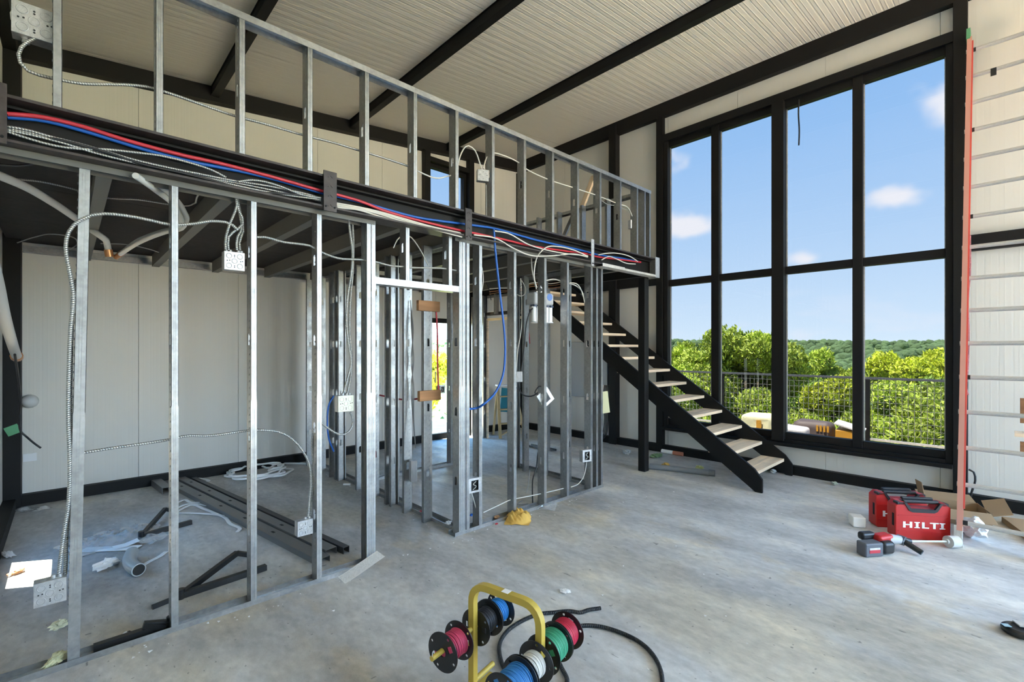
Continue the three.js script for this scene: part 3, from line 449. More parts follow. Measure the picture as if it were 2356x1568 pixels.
['first', 'second', 'third', 'fourth'].forEach((o, i) => cable('sheathed_cable', o + ' cream cable down from the top between the two steel plates', [[1.352,2.608,-3.2],[1.497,2.614,-3.2],[1.665,2.614,-3.2],[1.882,2.601,-3.2],[2.118,2.586,-3.2],[2.427,2.583,-3.2]].map(([x, y, z], k) => [x, y - i * (0.012 + 0.003 * Math.sin(k * 2 + i)), z + 0.008 * i - 0.012]), 0.0065, M.romex));
cable('sheathed_cable', 'cream cable draped in a long low curve past the second plate', [[2.539,2.578,-3.17],[2.787,2.588,-3.17],[3.002,2.533,-3.17],[3.231,2.496,-3.17],[3.543,2.534,-3.17],[3.885,2.599,-3.17],[4.122,2.599,-3.17]], 0.0065, M.romex);
cable('sheathed_cable', 'cream cable crossing over the red line right of the tee', [[2.781,2.654,-3.175],[2.951,2.659,-3.175],[3.207,2.598,-3.175],[3.42,2.583,-3.175],[3.75,2.586,-3.175],[4.129,2.614,-3.175]], 0.0065, M.romex);
cable('sheathed_cable', 'cream cable hooping up beside the beam end and down to the studs', [...[[4.116,2.606,-3.165],[3.879,2.639,-3.165],[3.636,2.639,-3.165],[3.485,2.617,-3.165],[3.384,2.559,-3.165]], ...[[3.359,2.505,-3.2],[3.322,2.394,-3.2],[3.316,2.287,-3.2],[3.353,2.197,-3.2]]], 0.0065, M.romex);
cable('sheathed_cable', 'cream cable arching at the far end of the mezzanine beam', [[4.311,2.648,-3.17],[4.509,2.695,-3.17],[4.727,2.72,-3.17],[4.958,2.715,-3.17],[5.122,2.678,-3.17]], 0.006, M.romex);
cable('sheathed_cable', 'second cream cable arching lower at the far beam end', [[4.369,2.597,-3.165],[4.502,2.654,-3.165],[4.631,2.651,-3.165],[4.856,2.623,-3.165],[5.065,2.638,-3.165]], 0.006, M.romex);
// upstairs
mc('silver flex cable leaving the large box and running along the upstairs studs', [...[[-0.117,3.141,-3.33],[-0.144,3.11,-3.33],[-0.169,3.06,-3.33],[-0.171,3.011,-3.33],[-0.147,2.974,-3.33],[-0.105,2.965,-3.33],[-0.039,2.969,-3.33],[0.059,2.984,-3.33],[0.18,3.027,-3.33],[0.291,3.062,-3.33],[0.353,3.071,-3.33],[0.45,3.07,-3.33],[0.622,3.06,-3.33],[0.768,3.054,-3.33],[0.91,3.06,-3.33],[1.183,3.063,-3.33],[1.363,3.073,-3.33],[1.592,3.074,-3.33],[1.769,3.074,-3.33],[1.998,3.068,-3.33]]], 0.008);
cable('sheathed_cable', 'cream cable sagging in front of the small upper window', [[2.017,3.054,-3.31],[2.128,3.033,-3.31],[2.255,3.029,-3.31],[2.366,3.075,-3.31],[2.421,3.1,-3.31]], 0.006, M.romex);
cable('sheathed_cable', 'cream cable arching from the window stud into the upstairs box', [[2.451,3.12,-3.3],[2.498,3.295,-3.3],[2.57,3.392,-3.3],[2.653,3.378,-3.3],[2.713,3.277,-3.3],[2.734,3.232,-3.3]], 0.006, M.romex);
cable('sheathed_cable', 'cream cable running from the upstairs box along the rear guard studs', [[2.763,3.242,-3.31],[2.804,3.357,-3.31],[2.884,3.419,-3.31],[3.02,3.433,-3.31],[3.222,3.418,-3.31],[3.312,3.386,-3.31],[3.632,3.361,-3.31],[4.132,3.374,-3.31],[4.535,3.381,-3.31],[4.89,3.374,-3.31],[5.127,3.37,-3.31],[5.236,3.27,-3.31]], 0.006, M.romex);
cable('sheathed_cable', 'grey cable drooping between the last upstairs studs', [[4.58,3.354,-3.33],[4.719,3.332,-3.33],[4.901,3.354,-3.33],[5.109,3.348,-3.33],[5.329,3.348,-3.33],[5.411,3.308,-3.33]], 0.005, M.cableGrey);
cable('sheathed_cable', 'thin grey line hanging under the upstairs box', [[2.785,3.098,-3.3],[2.79,3,-3.3],[2.79,2.801,-3.3]], 0.005, M.zinc);
// ground floor left
mc('silver flex cable arching off the leaning stud and down its side to the low box', [...[[0.082,2.278,-3.24],[0.057,2.26,-3.24],[0.017,2.211,-3.24],[-0.002,2.151,-3.24],[-0.004,2.082,-3.24],[0.009,1.985,-3.24],[0.022,1.867,-3.24],[0.012,1.692,-3.24],[0.006,1.474,-3.24],[0.004,1.256,-3.24],[0.009,1.038,-3.24],[0.006,0.843,-3.24],[-0.015,0.653,-3.24],[-0.03,0.485,-3.24]]]);
mc('second silver flex cable beside the leaning stud near the floor', [...[[0.025,1.961,-3.3],[0.017,1.693,-3.3],[0.012,1.382,-3.3],[0.014,1.071,-3.3],[0.015,0.871,-3.3],[0.001,0.719,-3.3],[-0.007,0.456,-3.3]]]);
mc('silver flex cable bridging the first two studs under the beam', [[0.07,2.286,-3.29],[0.143,2.314,-3.29],[0.25,2.321,-3.29],[0.345,2.315,-3.29],[0.428,2.308,-3.29],[0.527,2.329,-3.29],[0.637,2.367,-3.29],[0.728,2.368,-3.29],[0.771,2.333,-3.29]], 0.0085);
[['left', [[0.752,2.571,-3.29],[0.764,2.493,-3.29],[0.721,2.351,-3.29],[0.703,2.268,-3.29],[0.703,2.202,-3.29]]], ['second', [[0.757,2.574,-3.3],[0.773,2.47,-3.3],[0.802,2.389,-3.3],[0.721,2.286,-3.3],[0.721,2.206,-3.3]]], ['third', [[0.761,2.578,-3.31],[0.788,2.421,-3.31],[0.795,2.354,-3.31],[0.768,2.282,-3.31],[0.768,2.214,-3.31]]], ['right', [[0.766,2.581,-3.32],[0.797,2.411,-3.32],[0.807,2.344,-3.32],[0.785,2.272,-3.32],[0.788,2.218,-3.32]]]].forEach(([o, p]) => mc(o + ' silver flex drop into the ceiling box under the beam', p, 0.0075));
mc('silver flex cable sagging from the ceiling box across the doorway', [[0.844,2.301,-3.29],[0.925,2.317,-3.29],[1.03,2.303,-3.29],[1.215,2.302,-3.29],[1.286,2.27,-3.29],[1.409,2.244,-3.29],[1.506,2.251,-3.29],[1.573,2.256,-3.29],[1.676,2.256,-3.29],[1.821,2.241,-3.29],[1.915,2.246,-3.29],[1.993,2.248,-3.29],[2.157,2.264,-3.29],[2.308,2.278,-3.29],[2.444,2.275,-3.29]], 0.0075);
mc('silver flex cable crossing the left bay at knee height', [...[[0.048,1.058,-3.32],[0.18,1.067,-3.32],[0.309,1.072,-3.32],[0.424,1.079,-3.32],[0.511,1.09,-3.32],[0.62,1.076,-3.32],[0.759,1.08,-3.32],[0.837,1.082,-3.32]], ...[[0.902,1.08,-3.3],[1.006,1.056,-3.3],[1.088,1.003,-3.3],[1.158,0.914,-3.3],[1.207,0.803,-3.3],[1.216,0.682,-3.3],[1.207,0.564,-3.3],[1.198,0.454,-3.3]]], 0.0075);
mc('silver flex cable rising along the fourth stud from its low box', [[1.244,1.049,-3.32],[1.232,0.975,-3.32],[1.238,0.824,-3.32],[1.238,0.673,-3.32],[1.226,0.556,-3.32],[1.22,0.443,-3.32]], 0.0075);
mc('silver flex cable falling down the jamb into the cream covered box', [[1.499,2.578,-3.34],[1.516,2.438,-3.34],[1.532,2.312,-3.34],[1.522,2.151,-3.34],[1.496,1.989,-3.34],[1.486,1.797,-3.34],[1.506,1.606,-3.34],[1.522,1.494,-3.34],[1.499,1.399,-3.34],[1.463,1.274,-3.34]], 0.0085);
mc('second silver flex cable beside the jamb above the cream covered box', [[1.538,2.606,-3.36],[1.548,2.382,-3.36],[1.545,2.188,-3.36],[1.525,1.96,-3.36],[1.518,1.735,-3.36],[1.535,1.51,-3.36],[1.525,1.381,-3.36],[1.501,1.27,-3.36]], 0.0085);
mc('silver flex loop drooping under the cream covered box', [[1.309,1.074,-3.35],[1.371,1.021,-3.35],[1.428,0.983,-3.35],[1.484,0.976,-3.35],[1.527,1.012,-3.35],[1.54,1.075,-3.35],[1.52,1.132,-3.35]], 0.0075);
// wiring inside the second wall and deeper
cable('sheathed_cable', 'cream cable bridging the low outlet box and the bagged stud', [...[[2.614,0.328,-3.3],[2.643,0.248,-3.3],[2.673,0.156,-3.3]], ], 0.005, M.romex);
cable('sheathed_cable', 'cream cable strung low through the second wall studs', [[2.754,0.113,-3.3],[2.902,0.131,-3.3],[3.096,0.153,-3.3],[3.242,0.142,-3.3],[3.522,0.122,-3.3],[3.898,0.103,-3.3]], 0.005, M.romex);
cable('sheathed_cable', 'cream cable curving from the stair corner box to the low string', [[3.992,0.094,-3.3],[4.12,0.102,-3.3],[4.22,0.17,-3.3],[4.276,0.322,-3.3]], 0.005, M.romex);
cable('sheathed_cable', 'cream cable running up the stair corner studs from their box', [[4.327,0.446,-3.34],[4.344,0.663,-3.34],[4.319,0.964,-3.34],[4.344,1.211,-3.34],[4.327,1.61,-3.34],[4.311,1.908,-3.34],[4.279,2.154,-3.34],[4.17,2.317,-3.34],[4.018,2.327,-3.34]], 0.006, M.romex);
cable('sheathed_cable', 'cream cable swooping level toward the stair corner studs', [[3.659,2.317,-3.36],[3.79,2.344,-3.36],[3.968,2.324,-3.36],[4.156,2.308,-3.36],[4.273,2.244,-3.36],[4.321,2.109,-3.36]], 0.006, M.romex);
cable('sheathed_cable', 'pair of cream cables falling to the open switch box', [[3.53,2.632,-3.45],[3.543,2.429,-3.45],[3.582,2.296,-3.45],[3.608,2.23,-3.45]], 0.006, M.romex);
cable('power_lead', 'black power cord hanging from the power block in a loop', [[3.611,2.045,-3.44],[3.519,2.008,-3.44],[3.455,1.878,-3.44],[3.417,1.609,-3.44],[3.38,1.387,-3.44],[3.342,1.233,-3.44],[3.38,1.142,-3.44],[3.519,1.106,-3.44],[3.638,1.149,-3.44],[3.692,1.238,-3.44]], 0.007, M.cableBlack);
cable('power_lead', 'black power cord dropping from the loose ring plate to the floor', [...[[3.643,1.126,-3.42],[3.67,0.963,-3.42],[3.697,0.799,-3.42],[3.657,0.642,-3.42],[3.603,0.512,-3.42],[3.577,0.356,-3.42],[3.525,0.252,-3.42]], ...[[3.498,0.127,-3.4],[3.504,-0.045,-3.4]]], 0.007, M.cableBlack);
cable('power_lead', 'black power cord looping left under the power block', [[3.647,2.015,-3.43],[3.708,1.888,-3.43],[3.736,1.656,-3.43],[3.681,1.424,-3.43],[3.695,1.192,-3.43]], 0.006, M.cableBlack);
cable('power_lead', 'thin dark wire trailing to the floor beside the second wall', [...[[3.764,0.249,-3.7],[3.73,0.061,-3.7],[3.689,-0.027,-3.7]], ...[[3.464,0.006,-3.526],[3.354,0.006,-3.477],[3.454,0.006,-3.42]]], 0.004, M.cableGrey);
[['outer', [[2.44,2.075,-4.027],[2.44,1.778,-4.011],[2.44,1.482,-3.972],[2.44,1.227,-4.019],[2.44,0.934,-3.987],[2.44,0.646,-3.94]]], ['middle', [[2.44,2.05,-4.027],[2.44,1.777,-3.995],[2.44,1.482,-3.995],[2.44,1.228,-3.995],[2.44,0.935,-3.98],[2.44,0.646,-3.94]]], ['inner', [[2.44,2.024,-4.027],[2.44,1.777,-3.98],[2.44,1.481,-4.019],[2.44,1.23,-3.972],[2.44,0.935,-3.972],[2.44,0.646,-3.94]]]].forEach(([o, p]) => cable('sheathed_cable', o + ' grey cable strand of the loose bunch on the partition stud', p, 0.0045, M.cableGrey));
cable('sheathed_cable', 'cream cable slung between the cripple studs above the doorway', [[1.957,2.431,-3.5],[1.997,2.51,-3.5],[2.058,2.556,-3.5],[2.121,2.548,-3.5],[2.228,2.434,-3.5],[2.294,2.329,-3.5]], 0.005, M.romex);
cable('sheathed_cable', 'cream cable hanging down the second stud right of the doorway', [[2.717,2.541,-3.36],[2.768,2.409,-3.36],[2.804,2.252,-3.36],[2.773,2.089,-3.36],[2.732,1.926,-3.36]], 0.005, M.romex);
cable('sheathed_cable', 'brown cable looping beside the middle stud of the second wall', [[3.524,2.352,-3.6],[3.537,2.074,-3.6],[3.53,1.795,-3.6],[3.485,1.609,-3.6],[3.459,1.379,-3.6]], 0.005, M.romex);
cable('sheathed_cable', 'tan cable loop hanging behind the middle stud', [[4.224,2.472,-4.3],[4.287,2.394,-4.3],[4.287,2.31,-4.3],[4.209,2.271,-4.3],[4.147,2.288,-4.3]], 0.006, M.romex);
['upper', 'middle', 'lower'].forEach((o, i) => cable('sheathed_cable', o + ' copper coloured wire of the bunch stretched under the far deck', [[3.941,2.37,-4.6],[4.159,2.406,-4.6],[4.478,2.44,-4.6],[4.732,2.524,-4.6],[5.141,2.544,-4.6],[5.743,2.688,-4.6]].map(([x, y, z], k) => [x, y - i * 0.03 - 0.01 * Math.sin(k + i), z]), 0.006, i ? M.copper : M.romex));
cable('black_cable', 'black cable hanging in a curve near the glazed back door', [[4.364,2.612,-5.2],[4.447,2.463,-5.2],[4.488,2.308,-5.2]], 0.006, M.cableBlack);
// under the deck at left
cable('armoured_cable', 'thin silver cable stapled across the deck underside', [[-0.232,2.67,-4.312],[-0.13,2.67,-4.268],[0.012,2.67,-4.303],[0.111,2.67,-4.379],[0.214,2.67,-4.397],[0.376,2.67,-4.299],[0.552,2.67,-4.286],[0.652,2.67,-4.236],[0.685,2.67,-4.104]], 0.006, M.flex);
cable('armoured_cable', 'short yellowed cable hooked over the deck underside', [[0.64,2.6,-3.836],[0.621,2.6,-3.652],[0.634,2.6,-3.522],[0.673,2.6,-3.543]], 0.006, M.flex);
cable('sheathed_cable', 'thin grey cable arching near the back wall under the deck', [[-0.324,2.55,-6.113],[-0.2,2.55,-5.703],[-0.09,2.55,-5.453],[0.015,2.55,-5.457],[0.067,2.55,-5.792],[-0.014,2.55,-6.339]], 0.005, M.cableGrey);
cable('sheathed_cable', 'thin grey cable looping along the back of the deck underside', [[0.228,2.58,-5.825],[0.403,2.58,-5.711],[0.575,2.58,-5.813],[0.676,2.58,-5.947]], 0.005, M.cableGrey);
// insulated refrigerant lines
const ins = (l, p, r = 0.024) => { const t = thing('insulated_pipe', l, 'pipe', [0, 0, 0]); part(t, 'insulation', tube(p, r, 60, 12), M.insul); const e = p[p.length - 1], q = p[p.length - 2], d = V(e).sub(V(q)).normalize(); part(t, 'end_fitting', rod(e, V(e).addScaledVector(d, 0.06).toArray(), r * 1.25, 12), M.copper); return t; };
ins('white insulated pipe snaking under the deck from the left wall', [...[[-0.317,2.57,-3.828],[-0.274,2.57,-3.894],[-0.179,2.57,-4.058],[-0.072,2.57,-4.361],[0.024,2.57,-4.69],[0.129,2.57,-5.102]], ...[[0.205,2.5,-5.03],[0.248,2.5,-5.314]], [0.256,2.45,-5.319]]);
ins('upper white insulated pipe of the pair curling back under the deck', [...[[0.284,2.56,-3.294],[0.381,2.56,-3.439],[0.494,2.56,-3.66],[0.589,2.56,-3.961],[0.65,2.56,-4.258]], ...[[0.634,2.52,-4.338],[0.567,2.52,-4.51],[0.499,2.52,-4.766],[0.427,2.52,-5.222]], [0.359,2.46,-5.439]], 0.019);
ins('lower white insulated pipe of the pair curling back under the deck', [...[[0.265,2.52,-3.198],[0.357,2.52,-3.372],[0.469,2.52,-3.606],[0.548,2.52,-3.881],[0.604,2.52,-4.163]], ...[[0.584,2.48,-4.171],[0.534,2.48,-4.394],[0.476,2.48,-4.678],[0.408,2.48,-5.177]], [0.334,2.42,-5.321]], 0.017);
ins('white insulated pipe coming down beside the left corner column', [[-0.33,2.125,-4.19],[-0.33,2.004,-4.555],[-0.33,1.854,-4.932],[-0.33,1.71,-5.42],[-0.33,1.589,-5.883],[-0.33,1.538,-6.122]], 0.035);
cable('black_cable', 'black cable hanging down the left corner column to bare ends', [...[[-0.31,1.554,-5.57],[-0.31,1.342,-5.945],[-0.31,1.136,-6.154],[-0.31,0.99,-6.048],[-0.31,0.881,-6.154]], ...[[-0.285,0.738,-6.6],[-0.232,0.667,-6.6],[-0.189,0.618,-6.6]]], 0.009, M.cableBlack);
cable('black_cable', 'thin black cable drooping under the left end of the beam', [[-0.246,2.527,-3.5],[-0.186,2.538,-3.5],[-0.123,2.567,-3.5],[-0.066,2.612,-3.5]], 0.006, M.cableBlack);
cable('sheathed_cable', 'coil of pale wires poking out of the large high box', [[-0.178,3.218,-3.42],[-0.196,3.231,-3.42],[-0.202,3.271,-3.42],[-0.187,3.305,-3.42],[-0.175,3.284,-3.42],[-0.184,3.219,-3.42]], 0.006, M.romex);
single('masking_tape', 'scrap of green tape stuck on the left corner column', 'tape', put(new THREE.BoxGeometry(0.10, 0.09, 0.003), -0.39, 0.80, -6.755, 0, 0, 0.4), M.green);
single('plastic_wrap', 'torn clear plastic hanging on the back wall beside the corner column', 'plastic', put(new THREE.SphereGeometry(0.07, 10, 7), -0.28, 1.06, -6.94, 0, 0, 0.3).scale(1, 1, 1), M.insul);
single('paper_tag', 'small beige tag on the back wall above the base angle', 'tag', bx(-0.33, -0.23, 0.44, 0.52, 6.955, 6.968), M.paper);
single('paper_tag', 'yellow paper sheet hanging from the stair corner stud', 'tag', put(new THREE.BoxGeometry(0.10, 0.26, 0.003), ...[4.708,0.957,-3.36], -0.5, 0, 0.12), S({ color: L(0.62, 0.60, 0.36), roughness: 0.9 }));
single('electrical_panel', 'grey electrical panel on the window wall behind the stairs', 'panel', rbx(6.64, 6.775, 0.75, 1.72, 5.15, 5.6, 0.008), S({ color: L(0.33, 0.35, 0.36), roughness: 0.5 }));
single('conduit_box', 'tall narrow grey box beside the staircase column', 'box', rbx(6.68, 6.775, 0.98, 1.62, 4.72, 4.84, 0.006), S({ color: L(0.33, 0.35, 0.36), roughness: 0.5 }));
seq(0, 1, 4).forEach((i) => cable('black_cable', ['first', 'second', 'third', 'fourth'][i] + ' dark cable dropping from the tall narrow box to the floor', [[6.73, 0.98, -4.74 - i * 0.025], [6.72, 0.7, -4.745 - i * 0.03], [6.735, 0.4, -4.74 - i * 0.025], [6.70, 0.12, -4.76 - i * 0.03], [6.62, 0.05, -4.80 - i * 0.05]], 0.008, M.cableBlack, 'cables below the narrow box'));


// =====================================================================================  THINGS ON THE FLOOR
function crumple(rx, ry, rz, seed, detail = 3, k = 0.55) { const g = new THREE.IcosahedronGeometry(1, detail), p = g.attributes.position; for (let i = 0; i < p.count; i++) { const x = p.getX(i), y = p.getY(i), z = p.getZ(i), n = 1 - k / 2 + k * (fbm(x * 3.1 + seed, y * 3.4 + z * 2.7 + seed * 3, 4) * 2.4 - 0.7); p.setXYZ(i, x * n * rx, y * n * ry, z * n * rz); } g.computeBoundingBox(); g.translate(0, -g.boundingBox.min.y, 0); const h = toCreasedNormals(g, 0.5); return h; }
// thin folded sheet following a height profile
function sheet(w, l, nx, nz, f) { const g = new THREE.PlaneGeometry(w, l, nx, nz); g.rotateX(-Math.PI / 2); const p = g.attributes.position; for (let i = 0; i < p.count; i++) { const q = f(p.getX(i), p.getZ(i)); p.setXYZ(i, q[0], q[1], q[2]); } g.computeVertexNormals(); const b = g.clone(), pb = b.attributes.position; for (let i = 0; i < pb.count; i++) pb.setY(i, pb.getY(i) - 0.0012); const ix = b.index.array; for (let i = 0; i < ix.length; i += 3) { const t = ix[i]; ix[i] = ix[i + 1]; ix[i + 1] = t; } b.computeVertexNormals(); return merge([g, b]); }
const flat = (pts, w, h = 0.002, y = 0.001) => { const out = []; for (let i = 0; i + 1 < pts.length; i++) { const a = [pts[i][0], y + (pts[i][1] || 0), pts[i][2]], b = [pts[i + 1][0], y + (pts[i + 1][1] || 0), pts[i + 1][2]]; out.push(bar(a, b, w, h)); } return merge(out); };
// flat ribbon along a smooth path
function ribbon(pts, w, th = 0.003, seg = 60) { const c = new THREE.CatmullRomCurve3(pts.map(V)), s = new THREE.Shape([[-th / 2, -w / 2], [th / 2, -w / 2], [th / 2, w / 2], [-th / 2, w / 2]].map((p) => new THREE.Vector2(...p))), P0 = c.getSpacedPoints(seg), pos = [], idx = []; void s; for (let i = 0; i <= seg; i++) { const t = c.getTangentAt(i / seg); const n = new THREE.Vector3(-t.z, 0, t.x).normalize(); for (const [a, b] of [[-w / 2, 0], [w / 2, 0], [w / 2, th], [-w / 2, th]]) pos.push(P0[i].x + n.x * a, P0[i].y + b, P0[i].z + n.z * a); if (i < seg) for (let k = 0; k < 4; k++) { const a = i * 4 + k, b = i * 4 + (k + 1) % 4; idx.push(a, a + 4, b, b, a + 4, b + 4); } } const g = new THREE.BufferGeometry(); g.setAttribute('position', new THREE.Float32BufferAttribute(pos, 3)); g.setIndex(idx); const h = g.toNonIndexed(); h.computeVertexNormals(); return h; }

// long channels lying in the left bay
{ const ch = (l, a, b, w, h, m, holes) => { const t = thing('steel_channel', l, 'channel', [(a[0] + b[0]) / 2, 0, (a[2] + b[2]) / 2]); const d = V(b).sub(V(a)).normalize(), s = new THREE.Vector3(-d.z, 0, d.x), o = (p, k, y) => [p[0] + s.x * k, y, p[2] + s.z * k]; part(t, 'web', bar(o(a, 0, h), o(b, 0, h), w, 0.003), m); part(t, 'side', bar(o(a, w / 2, h / 2), o(b, w / 2, h / 2), 0.003, h), m); part(t, 'side', bar(o(a, -w / 2, h / 2), o(b, -w / 2, h / 2), 0.003, h), m); const L0 = V(b).sub(V(a)).length(); for (let k = 0; k < holes; k++) { const q = V(a).addScaledVector(d, L0 * (0.12 + 0.8 * k / holes)).toArray(); part(t, 'slot', bar([q[0], h + 0.002, q[2]], V(q).addScaledVector(d, 0.045).setY(h + 0.002).toArray(), 0.02, 0.002), M.dark); } return t; };
  const m = S({ color: L(0.20, 0.195, 0.19), roughness: 0.45, metalness: 0.5 }), dk = S({ color: L(0.06, 0.06, 0.062), roughness: 0.45, metalness: 0.4 });
  ch('nearest of the long grey steel channels lying in the left bay', [0.877,0,-6.871], [1.391,0,-3.519], 0.10, 0.045, m, 5);
  ch('middle one of the long grey steel channels lying in the left bay', [0.985,0,-6.973], [1.492,0,-3.628], 0.09, 0.05, m, 5);
  ch('long dark steel channel lying behind the grey ones', [1.112,0,-6.775], [1.591,0,-3.577], 0.05, 0.05, dk, 0);
  ch('short bent grey channel end against the back base angle', [0.746,0,-7.044], [0.806,0,-6.407], 0.09, 0.07, m, 0);
}
// V-shaped dark steel brackets
{ const dk = S({ color: L(0.009, 0.0085, 0.0085), roughness: 0.45 });
  const br = (l, a, b, c, w, extra = []) => { const t = thing('angle_bracket', l, 'bracket', [a[0], 0, a[2]]); const y = (p, h) => [p[0], h, p[2]]; part(t, 'arm', bar(y(a, 0.02), y(b, 0.06), w, 0.035), dk); part(t, 'arm', bar(y(a, 0.02), y(c, 0.02), w * 1.2, 0.038), dk); part(t, 'hinge', put(new THREE.CylinderGeometry(w * 0.8, w * 0.8, 0.06, 12), a[0], 0.03, a[2]), dk); part(t, 'foot', bar(y(b, 0.06), [b[0] + 0.10, 0.02, b[2] + 0.02], w, 0.03), dk); for (const e of extra) part(t, 'foot', e, dk); return t; };
  br('large black folding leg bracket lying by the nearest studs', [0.528,0,-3.659], [0.931,0,-4.012], [1.048,0,-3.709], 0.032, [bar([...[0.511,0,-3.647]].map((v, i) => i === 1 ? 0.02 : v), [...[0.379,0,-3.62]].map((v, i) => i === 1 ? 0.015 : v), 0.02, 0.025)]);
  br('smaller black folding leg bracket lying by the clear plastic', [0.455,0,-5.044], [0.685,0,-5.585], [0.825,0,-5.144], 0.028);
  br('flat black folding leg bracket lying right under the bottom track at lower left', [0.439,0,-3.327], [0.31,0,-3.324], [0.101,0,-3.324], 0.032);
  single('hacksaw', 'dark toothed strip lying near the leftmost studs', 'strip', flat([[0.261,0,-3.426],[0.164,0,-3.375]], 0.02, 0.006), M.dark);
}
// clear plastic wrap
{ const g = sheet(0.62, 0.42, 46, 34, (x, z) => { const n = fbm(x * 9 + 3, z * 9, 4), e = 1 - Math.pow(Math.hypot(x / 0.34, z / 0.23), 3); return [x + (n - 0.5) * 0.10, 0.006 + Math.max(0, e) * (0.05 * n + 0.11 * Math.abs(fbm(x * 26, z * 26 + 6, 2) - 0.5)), z + (fbm(x * 9, z * 9 + 20, 3) - 0.5) * 0.10]; }); const c = [0.286,0,-5.179]; single('plastic_wrap', 'heap of crumpled clear plastic wrap in the left bay', 'plastic', put(g, c[0], 0.002, c[2], 0.35), M.film);
  const h = sheet(0.2, 0.16, 20, 16, (x, z) => [x, 0.006 + 0.05 * fbm(x * 18 + 9, z * 18, 3), z]); const d = [0.518,0,-4.887]; single('plastic_wrap', 'small clear plastic scrap beside the smaller black bracket', 'plastic', put(h, d[0], 0.002, d[2], 0.8), M.film);
  const k = sheet(0.16, 0.3, 16, 20, (x, z) => [x, 0.005 + 0.04 * fbm(x * 16 + 2, z * 16, 3), z]); const e = [-0.306,0,-6.602]; single('plastic_wrap', 'clear plastic scrap near the left corner', 'plastic', put(k, e[0] + 0.05, 0.002, e[2], 0.8), M.film); }
const paperAt = (l, p, rx, ry, rz, s, m = M.paper, turn = 0) => single('paper_scrap', l, 'scrap', put(crumple(rx, ry, rz, s, 4, 0.9), p[0], 0.001, p[2], turn), m);
paperAt('twisted white paper scrap left of the elbow pipe', [0.216,0,-4.531], 0.075, 0.03, 0.03, 3, M.paper, 0.5);
paperAt('crumpled pale paper by the left wall above the sunlit patch', [-0.337,0,-5.311], 0.03, 0.012, 0.075, 9, M.paper, 0.3);
paperAt('brown crumpled leaf in the patch of sunlight', [-0.258,0,-4.859], 0.045, 0.012, 0.02, 5, M.woodBrown, 0.6);
paperAt('cream plaster chip on the floor right of the lowest box', [-0.03,0,-3.734], 0.04, 0.02, 0.025, 6, S({ color: L(0.62, 0.60, 0.42), roughness: 0.9 }), 0.4);
paperAt('cream putty lump sitting in the bottom track at lower left', [-0.039,0,-3.306], 0.05, 0.025, 0.025, 8, S({ color: L(0.58, 0.55, 0.33), roughness: 0.9 }), 0.8);
paperAt('small white chip against the bottom track', [0.226,0,-3.365], 0.025, 0.012, 0.015, 4, M.paper, 0.3);
{ const a = [0.089,0,-5.059], b = [0.414,0,-4.798]; single('paper_sheet', 'folded white sheet at the edge of the clear plastic', 'paper', bar([a[0], 0.006, a[2]], [b[0], 0.012, b[2]], 0.09, 0.004), M.paper);
  const f = sheet(0.16, 0.09, 6, 4, (x, z) => [x, 0.02 + Math.max(0, x) * 0.22, z]); const c = [0.346,0,-4.907]; single('paper_sheet', 'white folded flap standing up from the plastic heap', 'paper', put(f, c[0], 0.0, c[2], 0.1), M.paper); }
single('plastic_strip', 'pale plastic strip reaching from the elbow pipe to a stud', 'strip', ribbon([[0.399,0,-4.388],[0.453,0,-4.444],[0.511,0,-4.49],[0.566,0,-4.566]].map((p) => [p[0], 0.004, p[2]]), 0.03, 0.004, 12), M.white);
single('conduit_offcut', 'short bright pipe stub lying on the floor beyond the jamb', 'pipe', rod(...[[2.415,0,-5.322],[2.356,0,-5.378]].map((p) => [p[0], 0.012, p[2]]), 0.012), M.white);
// elbow
{ const pp = [[0.361,0.048,-4.606],[0.339,0.048,-4.493],[0.333,0.048,-4.381],[0.345,0.048,-4.286],[0.366,0.048,-4.212]], g = tube(pp, 0.043, 24, 18), ee = pp[4], dd = V(ee).sub(V(pp[3])).normalize(), yaw = Math.atan2(dd.x, dd.z); const t = thing('elbow_pipe', 'grey plastic elbow pipe lying in the left bay', 'pipe', [pp[2][0], 0, pp[2][2]]); part(t, 'elbow', g, S({ color: L(0.36, 0.40, 0.42), roughness: 0.4 })); part(t, 'bore', put(new THREE.CylinderGeometry(0.037, 0.037, 0.004, 18), ...V(ee).addScaledVector(dd, 0.001).toArray(), yaw, Math.PI / 2, 0), M.dark); part(t, 'rim', put(new THREE.TorusGeometry(0.041, 0.004, 6, 20), ...ee, yaw), S({ color: L(0.5, 0.53, 0.55), roughness: 0.4 })); }
